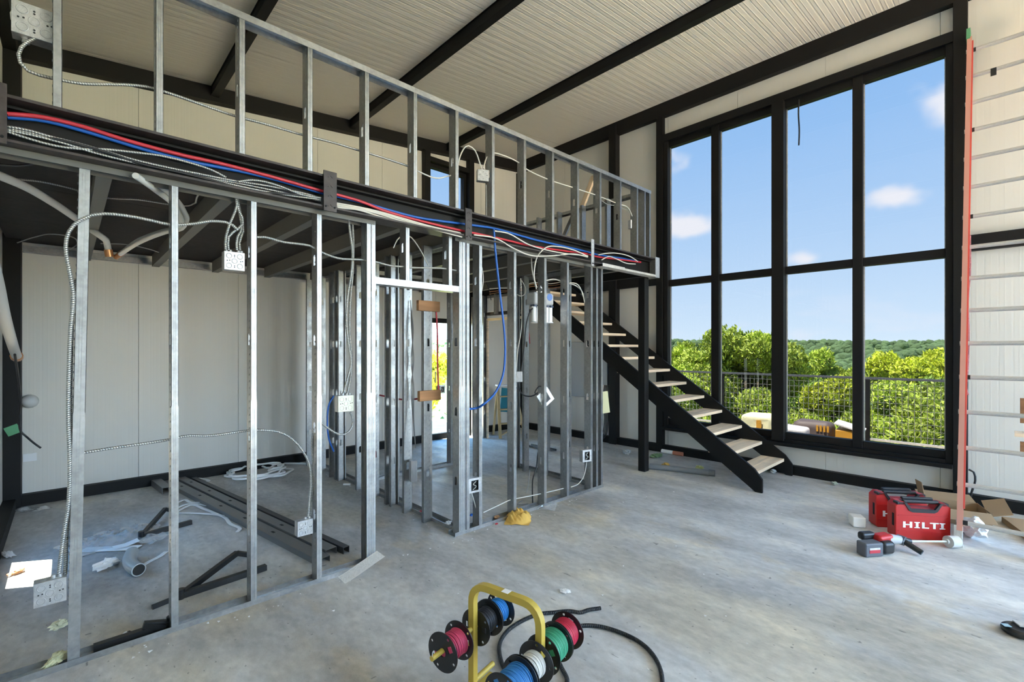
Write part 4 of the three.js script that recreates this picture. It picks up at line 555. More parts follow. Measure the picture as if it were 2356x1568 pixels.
// coil of white tubing and trim
{ const c = [1.76,0,-6.626], pts = []; for (let i = 0; i <= 90; i++) { const a = i / 90 * Math.PI * 2 * 4.2, r = 0.30 + 0.06 * Math.sin(i * 0.55) + 0.03 * Math.sin(i * 1.9); pts.push([c[0] + r * Math.cos(a) * 1.15 + 0.05 * Math.sin(i * 0.2), 0.014 + i * 0.0006, c[2] + r * Math.sin(a) * 0.95 + 0.04 * Math.cos(i * 0.23)]); } pts.push(...[[2.109,0,-6.916],[2.334,0,-6.736],[2.447,0,-6.564]].map((p) => [p[0], 0.02, p[2]])); single('tubing_coil', 'coil of white plastic tubing lying by the back wall', 'coil', tube(pts, 0.013, 360, 7), M.white);
  const tr = (l, p, w = 0.035) => single('trim_strip', l, 'strip', ribbon(p.map((q, i) => [q[0], 0.004 + 0.012 * Math.sin(i * 1.7) ** 2, q[2]]), w, 0.004, 40), M.white);
  tr('white trim strip with hooked end reaching toward the channels', [[0.776,0,-5.616],[0.916,0,-5.711],[0.993,0,-5.514],[1.047,0,-5.227],[1.085,0,-5.096],[1.077,0,-4.863],[1.112,0,-4.688],[1.072,0,-4.617]], 0.03);
  tr('white trim strip lying farthest back in the tangle', [[0.819,0,-5.931],[0.897,0,-5.953],[0.932,0,-5.862],[1.005,0,-5.755]], 0.03);
  tr('white trim strip crossing the tangle in the middle', [[0.792,0,-5.738],[0.888,0,-5.773],[0.967,0,-5.754],[1.034,0,-5.581]], 0.03);
  tr('white trim strip along the front of the tangle', [[0.781,0,-5.577],[0.9,0,-5.398],[1.022,0,-5.283],[1.081,0,-5.131]], 0.03);
  tr('white trim strip lying by the back base angle', [[1.048,0,-6.81],[1.143,0,-6.851],[1.242,0,-6.653],[1.091,0,-6.669]], 0.04); }
// long printed paper strip at the jamb
{ const a = [1.262,0,-3.245], b = [1.674,0,-3.232], dx = b[0] - a[0], dz = b[2] - a[2], l = Math.hypot(dx, dz), tx = dataTex(512, (u, v) => { const row = Math.floor(u * 64), inl = (u * 64) % 1; let t = 0.98; if (v > 0.12 && v < 0.88 && inl > 0.25 && inl < 0.7 && hash2(row, Math.floor(v * 9)) > 0.3 && hash2(row * 7, Math.floor(v * 80)) > 0.35) t = 0.86; return [t, t, t]; }, true, 128);
  const g = sheet(l + 0.04, 0.13, 40, 4, (x, z) => [x, 0.004 + 0.10 * Math.pow(clamp(x / l + 0.32), 2) + 0.018 * Math.sin(x * 9), z]); single('paper_strip', 'long white printed paper strip draped by the doorway jamb', 'paper', put(g, (a[0] + b[0]) / 2 - 0.02, 0.004, (a[2] + b[2]) / 2 + 0.055, Math.atan2(-dz, dx)), S({ map: tx, roughness: 0.85, side: THREE.DoubleSide })); }
// yellow cloth and clear bag at the second wall
{ const c = [3.122,0,-3.237], g = sheet(0.36, 0.24, 40, 30, (x, z) => { const n = fbm(x * 11 + 2, z * 8 + 5, 4), e = 1 - Math.pow(Math.min(1, Math.hypot(x / 0.19, z / 0.13)), 2.5); return [x + 0.03 * (n - 0.5), 0.004 + e * (0.02 + 0.085 * n + 0.10 * Math.abs(fbm(x * 16 + z * 22, z * 14 - x * 5, 2) - 0.5)) , z * (0.75 + 0.5 * n)]; }); single('cloth_rag', 'yellow cleaning rag crumpled against the bottom track', 'rag', put(g, c[0] - 0.02, 0.0, c[2] + 0.03, 0.75), M.cloth);
  const d = [3.496,0,-3.258], h = sheet(0.24, 0.18, 26, 20, (x, z) => [x, 0.004 + 0.07 * fbm(x * 15, z * 15 + 3, 3) * (1 - Math.hypot(x / 0.14, z / 0.12) * 0.8), z]); single('plastic_bag', 'clear plastic bag crumpled beside the yellow rag', 'plastic', put(h, d[0] + 0.03, 0.0, d[2] + 0.04, 0.6), M.film);
  paperAt('tiny red scrap in front of the bottom track', [2.848,0,-3.221], 0.014, 0.006, 0.008, 3, M.red); paperAt('tiny red strip on the floor inside the framed doorway', [2.518,0,-3.972], 0.03, 0.008, 0.01, 6, M.red, 0.8); paperAt('tiny blue scrap inside the second wall', [2.813,0,-3.545], 0.018, 0.01, 0.01, 7, M.blue);
  paperAt('brown clump lying in the track beside the yellow rag', [2.942,0,-3.328], 0.025, 0.012, 0.015, 12, M.woodBrown); paperAt('white paper wad at the foot of the jamb studs', [2.528,0,-3.522], 0.03, 0.014, 0.018, 13); }
// chips and dust crumbs strewn about
{ const R = rng(8), ch = []; for (let i = 0; i < 150; i++) { const side = R(); let x, d; if (side < 0.35) { x = 0.2 + R() * 4.4; d = 3.1 + R() * 0.14; } else if (side < 0.55) { x = 2.35 + R() * 0.1; d = 3.5 + R() * 3.2; } else if (side < 0.7) { x = 0 + R() * 2.2; d = 5.6 + R() * 1.2; } else { x = 0.6 + R() * 5.6; d = 0.9 + R() * 2.4; } const s = 0.003 + R() * 0.006; const g = new THREE.TetrahedronGeometry(s, 0); g.scale(1 + R(), 0.5, 1 + R()); g.rotateY(R() * 6); g.translate(x, s * 0.25, -d); ch.push(g); } const m = new THREE.Mesh(merge(ch), M.paper); m.name = 'debris_crumbs'; m.userData = { kind: 'stuff', label: 'tiny pale construction crumbs strewn over the slab', category: 'debris' }; scene.add(m);
  paperAt('small white torn paper lying in the open floor above the wire cart', [2.381,0,-2.016], 0.022, 0.006, 0.03, 15, M.paper, 0.5); paperAt('grey rag wad below the staircase post', [6.162,0,-4.008], 0.05, 0.03, 0.05, 18, S({ color: L(0.55, 0.57, 0.58), roughness: 0.9 })); paperAt('pale paper scrap by the base angle under the window', [6.586,0,-1.436], 0.05, 0.012, 0.03, 19, S({ color: L(0.55, 0.6, 0.5), roughness: 0.9 }), 0.4); }
// under the stairs
{ const a = [5.653,0,-3.314], b = [5.921,0,-2.56]; const t = thing('conduit_pipe', 'grey plastic conduit lying on the floor under the stairs', 'pipe', [(a[0] + b[0]) / 2, 0, (a[2] + b[2]) / 2]); part(t, 'pipe', rod([a[0], 0.036, a[2]], [b[0], 0.036, b[2]], 0.036, 16), S({ color: L(0.20, 0.215, 0.23), roughness: 0.45 })); part(t, 'coupling', rod([b[0], 0.037, b[2]], V([b[0], 0.037, b[2]]).lerp(V([a[0], 0.037, a[2]]), 0.09).toArray(), 0.041, 16), S({ color: L(0.16, 0.17, 0.18), roughness: 0.45 }));
  const c = [6.664,0,-3.699], d = [6.675,0,-3.366]; const k = thing('caulk_tube', 'white and red caulking tube lying by the base angle', 'tube', [c[0], 0, c[2]]); part(k, 'barrel', rod([c[0], 0.03, c[2]], V([c[0], 0.03, c[2]]).lerp(V([d[0], 0.03, d[2]]), 0.55).toArray(), 0.03, 14), M.white); part(k, 'label', rod(V([c[0], 0.03, c[2]]).lerp(V([d[0], 0.03, d[2]]), 0.55).toArray(), [d[0], 0.03, d[2]], 0.0302, 14), M.orange); part(k, 'cap', rod(V([c[0], 0.03, c[2]]).lerp(V([d[0], 0.03, d[2]]), -0.06).toArray(), [c[0], 0.03, c[2]], 0.018, 10), M.dark);
  paperAt('yellow torn scrap leaning on the grey conduit', [5.83,0,-3.179], 0.07, 0.03, 0.04, 21, M.cloth, 0.3); paperAt('green leafy scrap beside the staircase post', [6.336,0,-3.607], 0.10, 0.02, 0.06, 22, S({ color: L(0.22, 0.34, 0.16), roughness: 0.9 })); paperAt('yellow-green scrap behind the grey conduit', [6.116,0,-2.846], 0.05, 0.02, 0.04, 23, S({ color: L(0.50, 0.50, 0.20), roughness: 0.9 })); paperAt('clear crumpled cup at the foot of the stair', [6.615,0,-2.104], 0.03, 0.02, 0.03, 24, M.insul); }
// step ladder far in the back
{ const t = thing('step_ladder', 'wooden step ladder standing beyond the far door frame', 'ladder', [5.85, 0, -6.3]); const w = S({ color: L(0.50, 0.38, 0.20), roughness: 0.7 }), f0 = [5.62, 0, -6.26], f1 = [6.05, 0, -6.07], t0 = [5.68, 0.92, -6.40], t1 = [5.98, 0.92, -6.27], r0 = [5.80, 0, -6.66], r1 = [6.2, 0, -6.48];
  part(t, 'rail', bar(f0, t0, 0.05, 0.03), w); part(t, 'rail', bar(f1, t1, 0.05, 0.03), w); part(t, 'rear_leg', bar(r0, t0, 0.04, 0.025), w); part(t, 'rear_leg', bar(r1, t1, 0.04, 0.025), w); part(t, 'top_cap', bar([5.66, 0.935, -6.41], [6.0, 0.935, -6.26], 0.14, 0.025), M.paper);
  for (const k of [0.28, 0.55, 0.8]) part(t, 'step', bar(V(f0).lerp(V(t0), k).toArray(), V(f1).lerp(V(t1), k).toArray(), 0.09, 0.02), w); part(t, 'brace', bar(V(f0).lerp(V(t0), 0.05).toArray(), V(f1).lerp(V(t1), 0.27).toArray(), 0.02, 0.02), w);
  part(t, 'back_panel', bar([5.80, 0.45, -6.36], [5.86, 0.88, -6.38], 0.20, 0.012, [0, 0, 1]), S({ color: L(0.02, 0.20, 0.28), roughness: 0.5 })); }


// =====================================================================================  WIRE CART
{
  const ax = new THREE.Vector3(0.979, 0, -0.203), cr = new THREE.Vector3(0.203, 0, 0.979), A = new THREE.Vector3([1.346,1.6,-1.686][0], 0, [1.346,1.6,-1.686][2]), W = 0.359;
  const at = (t, s, y) => A.clone().addScaledVector(ax, t).addScaledVector(cr, s).setY(y).toArray();
  const c = thing('wire_cart', 'yellow steel wire reel cart in the foreground', 'wire cart', at(0, W / 2, 0));
  const sq = (pts, w) => { const cv = new THREE.CatmullRomCurve3(pts.map(V), false, 'centripetal'), n = 60, F = cv.getSpacedPoints(n), pos = [], idx = [], N = ax; for (let i = 0; i <= n; i++) { const T = cv.getTangentAt(i / n), B = new THREE.Vector3().crossVectors(T, N).normalize(); for (const [a, b] of [[-1, -1], [1, -1], [1, 1], [-1, 1]]) pos.push(...F[i].clone().addScaledVector(N, a * w / 2).addScaledVector(B, b * w / 2).toArray()); if (i < n) for (let k = 0; k < 4; k++) { const a = i * 4 + k, b = i * 4 + (k + 1) % 4; idx.push(a, b, a + 4, b, b + 4, a + 4); } } const g = new THREE.BufferGeometry(); g.setAttribute('position', new THREE.Float32BufferAttribute(pos, 3)); g.setIndex(idx); return toCreasedNormals(g, 0.6); };
  const H = 0.535, rr = 0.075, pts = [at(0, 0, 0.05)]; for (let y = 0.1; y < H - rr; y += 0.06) pts.push(at(0, 0, y)); for (let k = 0; k <= 5; k++) { const a = k / 5 * Math.PI / 2; pts.push(at(0, rr - rr * Math.cos(a), H - rr + rr * Math.sin(a))); } pts.push(at(0, W / 2, H)); for (let k = 0; k <= 5; k++) { const a = k / 5 * Math.PI / 2; pts.push(at(0, W - rr + rr * Math.sin(a), H - rr + rr * Math.cos(a))); } for (let y = H - rr - 0.06; y > 0.07; y -= 0.06) pts.push(at(0, W, y)); pts.push(at(0, W, 0.05));
  part(c, 'handle_frame', sq(pts, 0.030), M.yellow);
  part(c, 'axle', rod(at(-0.265, 0, 0.33), at(0.26, 0, 0.33), 0.011, 12), M.yellow); part(c, 'axle', rod(at(-0.30, W, 0.335), at(0.28, W, 0.335), 0.011, 12), M.yellow);
  part(c, 'foot_bar', rod(at(-0.12, 0, 0.085), at(0.15, 0, 0.085), 0.012, 12), M.yellow); part(c, 'foot_bar', rod(at(-0.2, W, 0.02), at(0.2, W, 0.02), 0.02, 12), M.yellow); part(c, 'base_plate', bar(at(0, -0.02, 0.03), at(0, W + 0.02, 0.03), 0.30, 0.02), M.yellow);
  part(c, 'cotter_pin', put(new THREE.TorusGeometry(0.011, 0.002, 5, 14), ...at(-0.255, 0, 0.345), 0.6), M.alu);
  part(c, 'tape_patch', bar(at(0, 0.17, H + 0.0157), at(0, 0.205, H + 0.0157), 0.0305, 0.0015), M.paper);
  const spoke = (r, n) => { const s = new THREE.Shape(); s.absarc(0, 0, r, 0, Math.PI * 2); const h = new THREE.Path(); h.absarc(0, 0, 0.019, 0, Math.PI * 2, true); s.holes.push(h); for (let k = 0; k < 4; k++) { const a = k * Math.PI / 2 + n, q = new THREE.Path(), x = Math.cos(a) * r * 0.83, y = Math.sin(a) * r * 0.83; q.absarc(x, y, 0.006, 0, Math.PI * 2, true); s.holes.push(q); } for (const a of [0.6 + n, 3.74 + n]) { const m = (u, v) => new THREE.Vector2(Math.cos(a) * u - Math.sin(a) * v, Math.sin(a) * u + Math.cos(a) * v); s.holes.push(new THREE.Path([m(0.035, -0.013), m(0.035, 0.013), m(0.06, 0.013), m(0.06, -0.013)].reverse())); } const g = new THREE.ExtrudeGeometry(s, { depth: 0.003, bevelEnabled: false, curveSegments: 28 }); return g; };
  const qa = new THREE.Quaternion().setFromUnitVectors(new THREE.Vector3(0, 0, 1), ax);
  const onAxis = (g, t, s, y) => { g.applyQuaternion(qa); g.translate(...at(t, s, y)); return g; };
  const R = rng(31);
  function spool(label, t0, t1, s, y, color, core = 0.052) {
    const mid = at((t0 + t1) / 2, s, y - 0.0825), o = thing('wire_spool', label, 'wire spool', mid, 'spools on the wire cart'), n = R() * 3;
    part(o, 'flange', onAxis(spoke(0.0825, n), t0, s, y), M.hblack); part(o, 'flange', onAxis(spoke(0.0825, n + 0.4), t1 - 0.003, s, y), M.hblack);
    const l = t1 - t0 - 0.006, w = [], turns = Math.round(l / 0.0042), mat = S({ color: color, roughness: 0.45 }); for (let k = 0; k < turns; k++) { const g = new THREE.TorusGeometry(core - 0.002 + R() * 0.004, 0.0024, 5, 30); g.rotateY((R() - 0.5) * 0.05); g.rotateX((R() - 0.5) * 0.05); g.translate((R() - 0.5) * 0.002, (R() - 0.5) * 0.002, 0.003 + (k + 0.5) * l / turns); w.push(onAxis(g, t0, s, y)); }
    const cyl = new THREE.CylinderGeometry(core - 0.001, core - 0.001, l, 24); cyl.rotateX(Math.PI / 2); cyl.translate(0, 0, 0.003 + l / 2); w.push(onAxis(cyl, t0, s, y));
    part(o, 'wire_winding', w, mat); const hub = new THREE.CylinderGeometry(0.019, 0.019, t1 - t0 + 0.004, 14, 1, true); hub.rotateX(Math.PI / 2); hub.translate(0, 0, (t1 - t0) / 2); part(o, 'hub', onAxis(hub, t0, s, y), M.hblack);
  }
  spool('nearest left spool wound with pink wire', -0.20, -0.095, 0, 0.322, L(0.56, 0.05, 0.12)); spool('spool wound with black wire behind the yellow upright', 0.02, 0.118, 0, 0.322, L(0.022, 0.024, 0.032)); spool('far left spool wound with light blue wire', 0.122, 0.215, 0, 0.322, L(0.02, 0.23, 0.62));
  spool('nearest right spool wound with blue wire', -0.265, -0.145, W, 0.327, L(0.03, 0.19, 0.48), 0.06); spool('spool wound with white wire', -0.138, -0.03, W, 0.327, L(0.62, 0.60, 0.57), 0.048); spool('spool wound with green wire', 0.022, 0.132, W, 0.327, L(0.05, 0.33, 0.19), 0.062); spool('far right spool wound with red wire', 0.137, 0.235, W, 0.327, L(0.52, 0.02, 0.06), 0.058);
  // black flexible cable loop on the floor
  const fl = [...[[2.379,0.012,-1.73],[2.311,0.012,-1.767],[2.25,0.012,-1.786],[2.214,0.012,-1.84],[2.136,0.012,-1.894],[2.056,0.012,-1.944],[1.929,0.012,-1.964],[1.807,0.012,-1.951],[1.696,0.012,-1.894],[1.616,0.012,-1.798],[1.571,0.012,-1.706],[1.54,0.012,-1.611],[1.557,0.012,-1.5],[1.665,0.012,-1.436],[1.742,0.012,-1.461],[1.793,0.012,-1.54],[1.849,0.012,-1.625],[1.964,0.012,-1.693],[2.069,0.012,-1.72],[2.162,0.012,-1.684],[2.224,0.012,-1.608],[2.256,0.012,-1.499],[2.258,0.012,-1.389],[2.22,0.012,-1.289],[2.149,0.012,-1.204],[2.06,0.012,-1.141],[1.98,0.012,-1.101]]];
  single('flex_conduit', 'black flexible cable looped on the floor round the wire cart', 'cable', tube(fl, 0.011, 260, 8), M.flexDark);
}
// =====================================================================================  LADDER
{
  const t = thing('extension_ladder', 'tall orange fibreglass ladder with grey rungs leaning on the window wall', 'ladder', [5.27, 0, -0.1]);
  const D0 = 0.30, D1 = -0.16, p = (s, d) => { const k = s / 4.96; return [5.27 + (6.63 - 5.27) * k, 4.77 * k, -d]; }, up = [0.96, -0.27, 0];
  const rail = (d, sg) => [bar(p(0.12, d), p(4.9, d), 0.010, 0.078, up), ...[-1, 1].map((e) => { const o = V([e * 0.037, -e * 0.0105, 0]); return bar(V(p(0.12, d - sg * 0.008)).add(o).toArray(), V(p(4.9, d - sg * 0.008)).add(o).toArray(), 0.036, 0.006, up); })], fly = (d, sg) => { const o = V([-0.02, 0.0057, 0]); return bar(V(p(0.3, d - sg * 0.03)).add(o).toArray(), V(p(4.85, d - sg * 0.03)).add(o).toArray(), 0.014, 0.03, up); };
  for (const [d, sg] of [[D0, 1], [D1, -1]]) { part(t, 'rail', rail(d, sg), M.fibre); part(t, 'inner_rail', fly(d, sg), M.fibreRed); part(t, 'shoe', [bar(p(0.005, d), p(0.16, d), 0.05, 0.082, up), bar(p(0.0, d - 0.03), p(0.0, d + 0.03), 0.08, 0.02)], M.alu); part(t, 'end_cap', bar(p(4.88, d), p(5.0, d), 0.03, 0.10, up), M.green, 'green tape wrapped end'); }
  for (let k = 0; k < 16; k++) { const s = 0.19 + k * 0.3048; const r = part(t, 'rung', rod(p(s, D0 + 0.012), p(s, D1 - 0.012), 0.0185, 12), M.alu); void r; if ([0, 4, 9, 12, 15].includes(k)) part(t, 'rung_sleeve', rod(p(s, D0 - 0.004), p(s, D0 - 0.055), 0.0195, 12), M.dark); part(t, 'rivet_cap', rod(p(s, D0 + 0.004), p(s, D0 + 0.016), 0.02, 10), M.alu); }
  part(t, 'rope', tube([2.75, 2.4, 2.1, 1.8, 1.5, 1.3, 1.25].map((s, i) => { const q = p(s, D0 - 0.03); return [q[0] + 0.05, q[1], q[2] + 0.006 * Math.sin(i * 2.3)]; }), 0.011, 60, 6), S({ color: L(0.42, 0.16, 0.17), roughness: 0.9, bumpMap: texFlex, bumpScale: 0.004 }));
  const tag = p(0.19 + 14 * 0.3048, 0.12); single('wall_tag', 'small dark tag hanging off a high ladder rung', 'tag', bx(6.40, 6.41, tag[1] - 0.09, tag[1] - 0.02, 0.10, 0.14), M.dark);
}
// wooden clamp at the right frame edge, hung on the wall side rungs
{ const q = thing('wood_bracket', 'brown wooden bracket hung on the ladder at the frame edge', 'bracket', [5.4, 0.9, -0.05]); const b = [5.817,1.134,0.057], s = [5.798,0.879,0.04]; part(q, 'upright', bx(b[0] - 0.02, b[0] + 0.04, 0.98, 1.185, -b[2] - 0.05, -b[2] + 0.01), M.woodBrown); part(q, 'upright', bx(b[0] - 0.02, b[0] + 0.04, 0.70, 0.82, -b[2] - 0.05, -b[2] + 0.01), M.woodBrown); part(q, 'ledge', bx(s[0] - 0.10, s[0] + 0.06, 0.875, 0.905, -s[2] - 0.30, -s[2] + 0.025), M.wood); }
// =====================================================================================  TOOL CASES
const font = await new FontLoader().loadAsync('fonts/droid/droid_sans_bold.typeface.json');
{
  const turn = Math.atan2(0.79, 0.61);   // local +x runs along (0.61, 0, +0.79)... the long side of the cases
  function toolCase(label, p, w = 0.40, h = 0.30, d = 0.115, print = true) {
    const t = placed('tool_case', label, 'tool case', [p[0], 0, p[1]], 0); t.rotation.y = -Math.atan2(0.79, 0.61) + 0.0;
    const s = new THREE.Shape([[-w / 2, 0.015], [-w / 2 + 0.015, 0], [w / 2 - 0.015, 0], [w / 2, 0.015], [w / 2, h - 0.03], [w / 2 - 0.03, h], [0.14, h], [0.105, h - 0.055], [-0.105, h - 0.055], [-0.14, h], [-w / 2 + 0.03, h], [-w / 2, h - 0.03]].map((q) => new THREE.Vector2(...q)));
    const g = new THREE.ExtrudeGeometry(s, { depth: d - 0.016, bevelEnabled: true, bevelSize: 0.006, bevelThickness: 0.008, bevelSegments: 2 }); g.translate(0, 0.006, -d + 0.008); part(t, 'shell', g, M.hred);
    part(t, 'seam', bx(-w / 2 - 0.004, w / 2 + 0.004, 0.012, h - 0.04, d / 2 - 0.003, d / 2 + 0.003), M.hred);
    const hs = new THREE.Shape([[-0.145, h + 0.004], [-0.105, h - 0.062], [-0.08, h - 0.075], [0.08, h - 0.075], [0.105, h - 0.062], [0.145, h + 0.004], [0.125, h + 0.004], [0.088, h - 0.048], [-0.088, h - 0.048], [-0.125, h + 0.004]].map((q) => new THREE.Vector2(...q))); const hg = new THREE.ExtrudeGeometry(hs, { depth: 0.02, bevelEnabled: false }); hg.translate(0, 0.006, -0.012); part(t, 'grip_surround', hg, M.hblack);
    part(t, 'handle', put(new RoundedBoxGeometry(0.27, 0.028, 0.03, 3, 0.01), 0, h + 0.012, -0.035), M.hblack); part(t, 'handle', put(new RoundedBoxGeometry(0.24, 0.024, 0.03, 3, 0.01), 0, h + 0.026, -0.08), M.hblack);
    part(t, 'latch', put(new RoundedBoxGeometry(0.055, 0.026, 0.06, 2, 0.005), -0.165, h - 0.002, -0.03), M.hblack); part(t, 'latch', put(new RoundedBoxGeometry(0.055, 0.026, 0.06, 2, 0.005), 0.165, h - 0.002, -0.03), M.hblack);
    part(t, 'side_sticker', bx(-w / 2 - 0.0075, -w / 2 - 0.006, h * 0.35, h * 0.7, 0.02, 0.045), M.dark);
    if (print) { const word = 'HILTI', adv = [...word].map((c) => font.data.glyphs[c].ha), sum = adv.reduce((p, q) => p + q, 0); let at = 0; [...word].forEach((c, i) => { const tg = new TextGeometry(c, { font, size: 0.058, depth: 0.002, curveSegments: 4 }), k = 0.33 * font.data.resolution / (sum * 0.058); tg.scale(k, 0.88, 1); tg.translate(-0.162 + 0.33 * at / sum, 0.10, 0.0002); at += adv[i]; part(t, 'letter', tg, M.white); }); }
    for (const y of [0.07, h - 0.10]) part(t, 'rib', bx(-w / 2 + 0.012, w / 2 - 0.012, y - 0.004, y + 0.004, -0.003, 0.004), M.hred);
    return t;
  }
  toolCase('front red tool case with white lettering and black handle', [5.205, -0.51]);
  toolCase('red tool case standing farther back, half hidden by the front one', [5.41, -0.675], 0.40, 0.30, 0.115, true);
}
// rotary hammer with core bit
{
  const d = placed('rotary_hammer', 'red and black cordless rotary hammer lying in front of the cases', 'power tool', [4.66, 0, -0.70], -0.62);
  part(d, 'battery', put(new RoundedBoxGeometry(0.155, 0.105, 0.09, 3, 0.012), -0.14, 0.056, 0.03), M.greyplastic); part(d, 'battery_label', bx(-0.185, -0.095, 0.035, 0.06, -0.0775, -0.0755), M.red); part(d, 'battery_window', bx(-0.185, -0.095, 0.06, 0.075, -0.0775, -0.0755), M.alu);
  part(d, 'motor_housing', put(new RoundedBoxGeometry(0.11, 0.10, 0.10, 3, 0.03), 0.0, 0.058, 0.02), M.hblack); part(d, 'upper_shell', put(new RoundedBoxGeometry(0.15, 0.07, 0.09, 3, 0.025), 0.02, 0.105, -0.02, 0.15), M.hred); part(d, 'grip', put(new RoundedBoxGeometry(0.12, 0.06, 0.06, 3, 0.02), -0.09, 0.12, -0.05), M.hblack);
  part(d, 'gear_case', rod([0.06, 0.10, -0.02], [0.18, 0.085, -0.01], 0.042, 16, 0.03), M.greyplastic2); part(d, 'chuck', rod([0.18, 0.085, -0.01], [0.25, 0.075, 0.0], 0.030, 14, 0.022), M.hblack); part(d, 'side_handle', rod([0.19, 0.08, 0.0], [0.235, 0.03, 0.11], 0.022, 12, 0.02), M.hblack); part(d, 'side_handle_collar', rod([0.175, 0.085, -0.04], [0.195, 0.08, 0.01], 0.036, 14), M.greyplastic);
  const a = V([0.25, 0.075, 0.0]), b = V([0.58, 0.055, -0.0]); part(d, 'bit_shank', rod(a.toArray(), b.toArray(), 0.008, 8), M.romex); part(d, 'core_bit', [rod(b.toArray(), [0.60, 0.055, 0], 0.02, 12), rod([0.60, 0.052, 0], [0.68, 0.05, 0.0], 0.046, 18)], M.insul);
}
// foam block, white bag, strap
single('foam_block', 'small white foam block on the floor left of the red cases', 'block', put(rbx(-0.06, 0.06, 0, 0.09, -0.05, 0.05, 0.01), ...[5.21,0,-0.963], 0.5), M.white);
{ const c = [5.593,0,-0.223]; single('white_bag', 'white plastic bag slumped behind the ladder foot', 'bag', put(crumple(0.15, 0.075, 0.075, 41, 3, 0.4), c[0], 0.0, c[2], 0.3), M.white); single('black_strap', 'black padded strap lying against the ladder foot', 'strap', bar([5.577,0,-0.289].map((v, i) => i === 1 ? 0.03 : v), [5.877,0,-0.234].map((v, i) => i === 1 ? 0.10 : v), 0.03, 0.012), M.dark);
  const r = [5.971,0,-0.289], q = [5.959,0,0.071]; void r; void q; }
// cardboard boxes
{
  const t = placed('cardboard_box', 'open cardboard box with raised flaps against the wall', 'box', [6.08, 0, -0.38], -1.25), w = 0.44, d = 0.34, h = 0.13, k = 0.005;
  part(t, 'side', bx(-w / 2, w / 2, 0, h, -d / 2, -d / 2 + k), M.card); part(t, 'side', bx(-w / 2, w / 2, 0, h, d / 2 - k, d / 2), M.card); part(t, 'side', bx(-w / 2, -w / 2 + k, 0, h, -d / 2, d / 2), M.card); part(t, 'side', bx(w / 2 - k, w / 2, 0, h, -d / 2, d / 2), M.card); part(t, 'bottom', bx(-w / 2, w / 2, 0, k, -d / 2, d / 2), M.card);
  part(t, 'flap', bar([-w / 2, h, -d / 2], [-w / 2 - 0.03, h + 0.19, -d / 2 - 0.02], k, d * 0.7, [0, 0, 1]).translate(0, 0, d / 2), M.card); part(t, 'flap', bar([0, h, -d / 2], [0, h + 0.03, -d / 2 - 0.17], w * 0.95, k, [0, 1, 0]), M.card); part(t, 'flap', bar([w / 2, h, 0], [w / 2 + 0.15, h + 0.05, 0.03], d * 0.95, k, [0, 1, 0.2]), M.card); part(t, 'flap', bar([0, h, d / 2], [0, h - 0.05, d / 2 + 0.16], w * 0.95, k, [0, 1, 0]), M.card);
  single('cardboard_sheet', 'flattened cardboard carton lying under the ladder', 'carton', put(rbx(-0.33, 0.33, 0, 0.05, -0.24, 0.24, 0.004), 6.05, 0.0, 0.26, 0.3), M.card);
}
cable('black_cable', 'black cable curling out behind the window column near the floor', [[6.6,0.388,-0.298],[6.6,0.369,-0.263],[6.6,0.284,-0.251],[6.6,0.17,-0.276],[6.6,0.08,-0.288]], 0.009, M.cableBlack);
// caster wheel of something parked outside the frame
{ const c = [3.863,0,0.028]; const t = thing('caster_wheel', 'black caster wheel with a metal plate at the right edge', 'wheel', [c[0], 0, c[2]]); part(t, 'tyre', put(new THREE.TorusGeometry(0.055, 0.02, 10, 28), c[0] + 0.02, 0.022, c[2], 0, Math.PI / 2), M.hblack); part(t, 'hub', put(new THREE.CylinderGeometry(0.05, 0.05, 0.035, 20), c[0] + 0.02, 0.02, c[2]), M.hblack); part(t, 'plate', put(new THREE.BoxGeometry(0.06, 0.006, 0.05), c[0] + 0.05, 0.05, c[2] + 0.01, 0.5), M.alu); part(t, 'blue_tab', put(new THREE.BoxGeometry(0.03, 0.002, 0.035), c[0] - 0.02, 0.047, c[2] - 0.05, 0.6), S({ color: L(0.35, 0.5, 0.55), roughness: 0.6 })); }


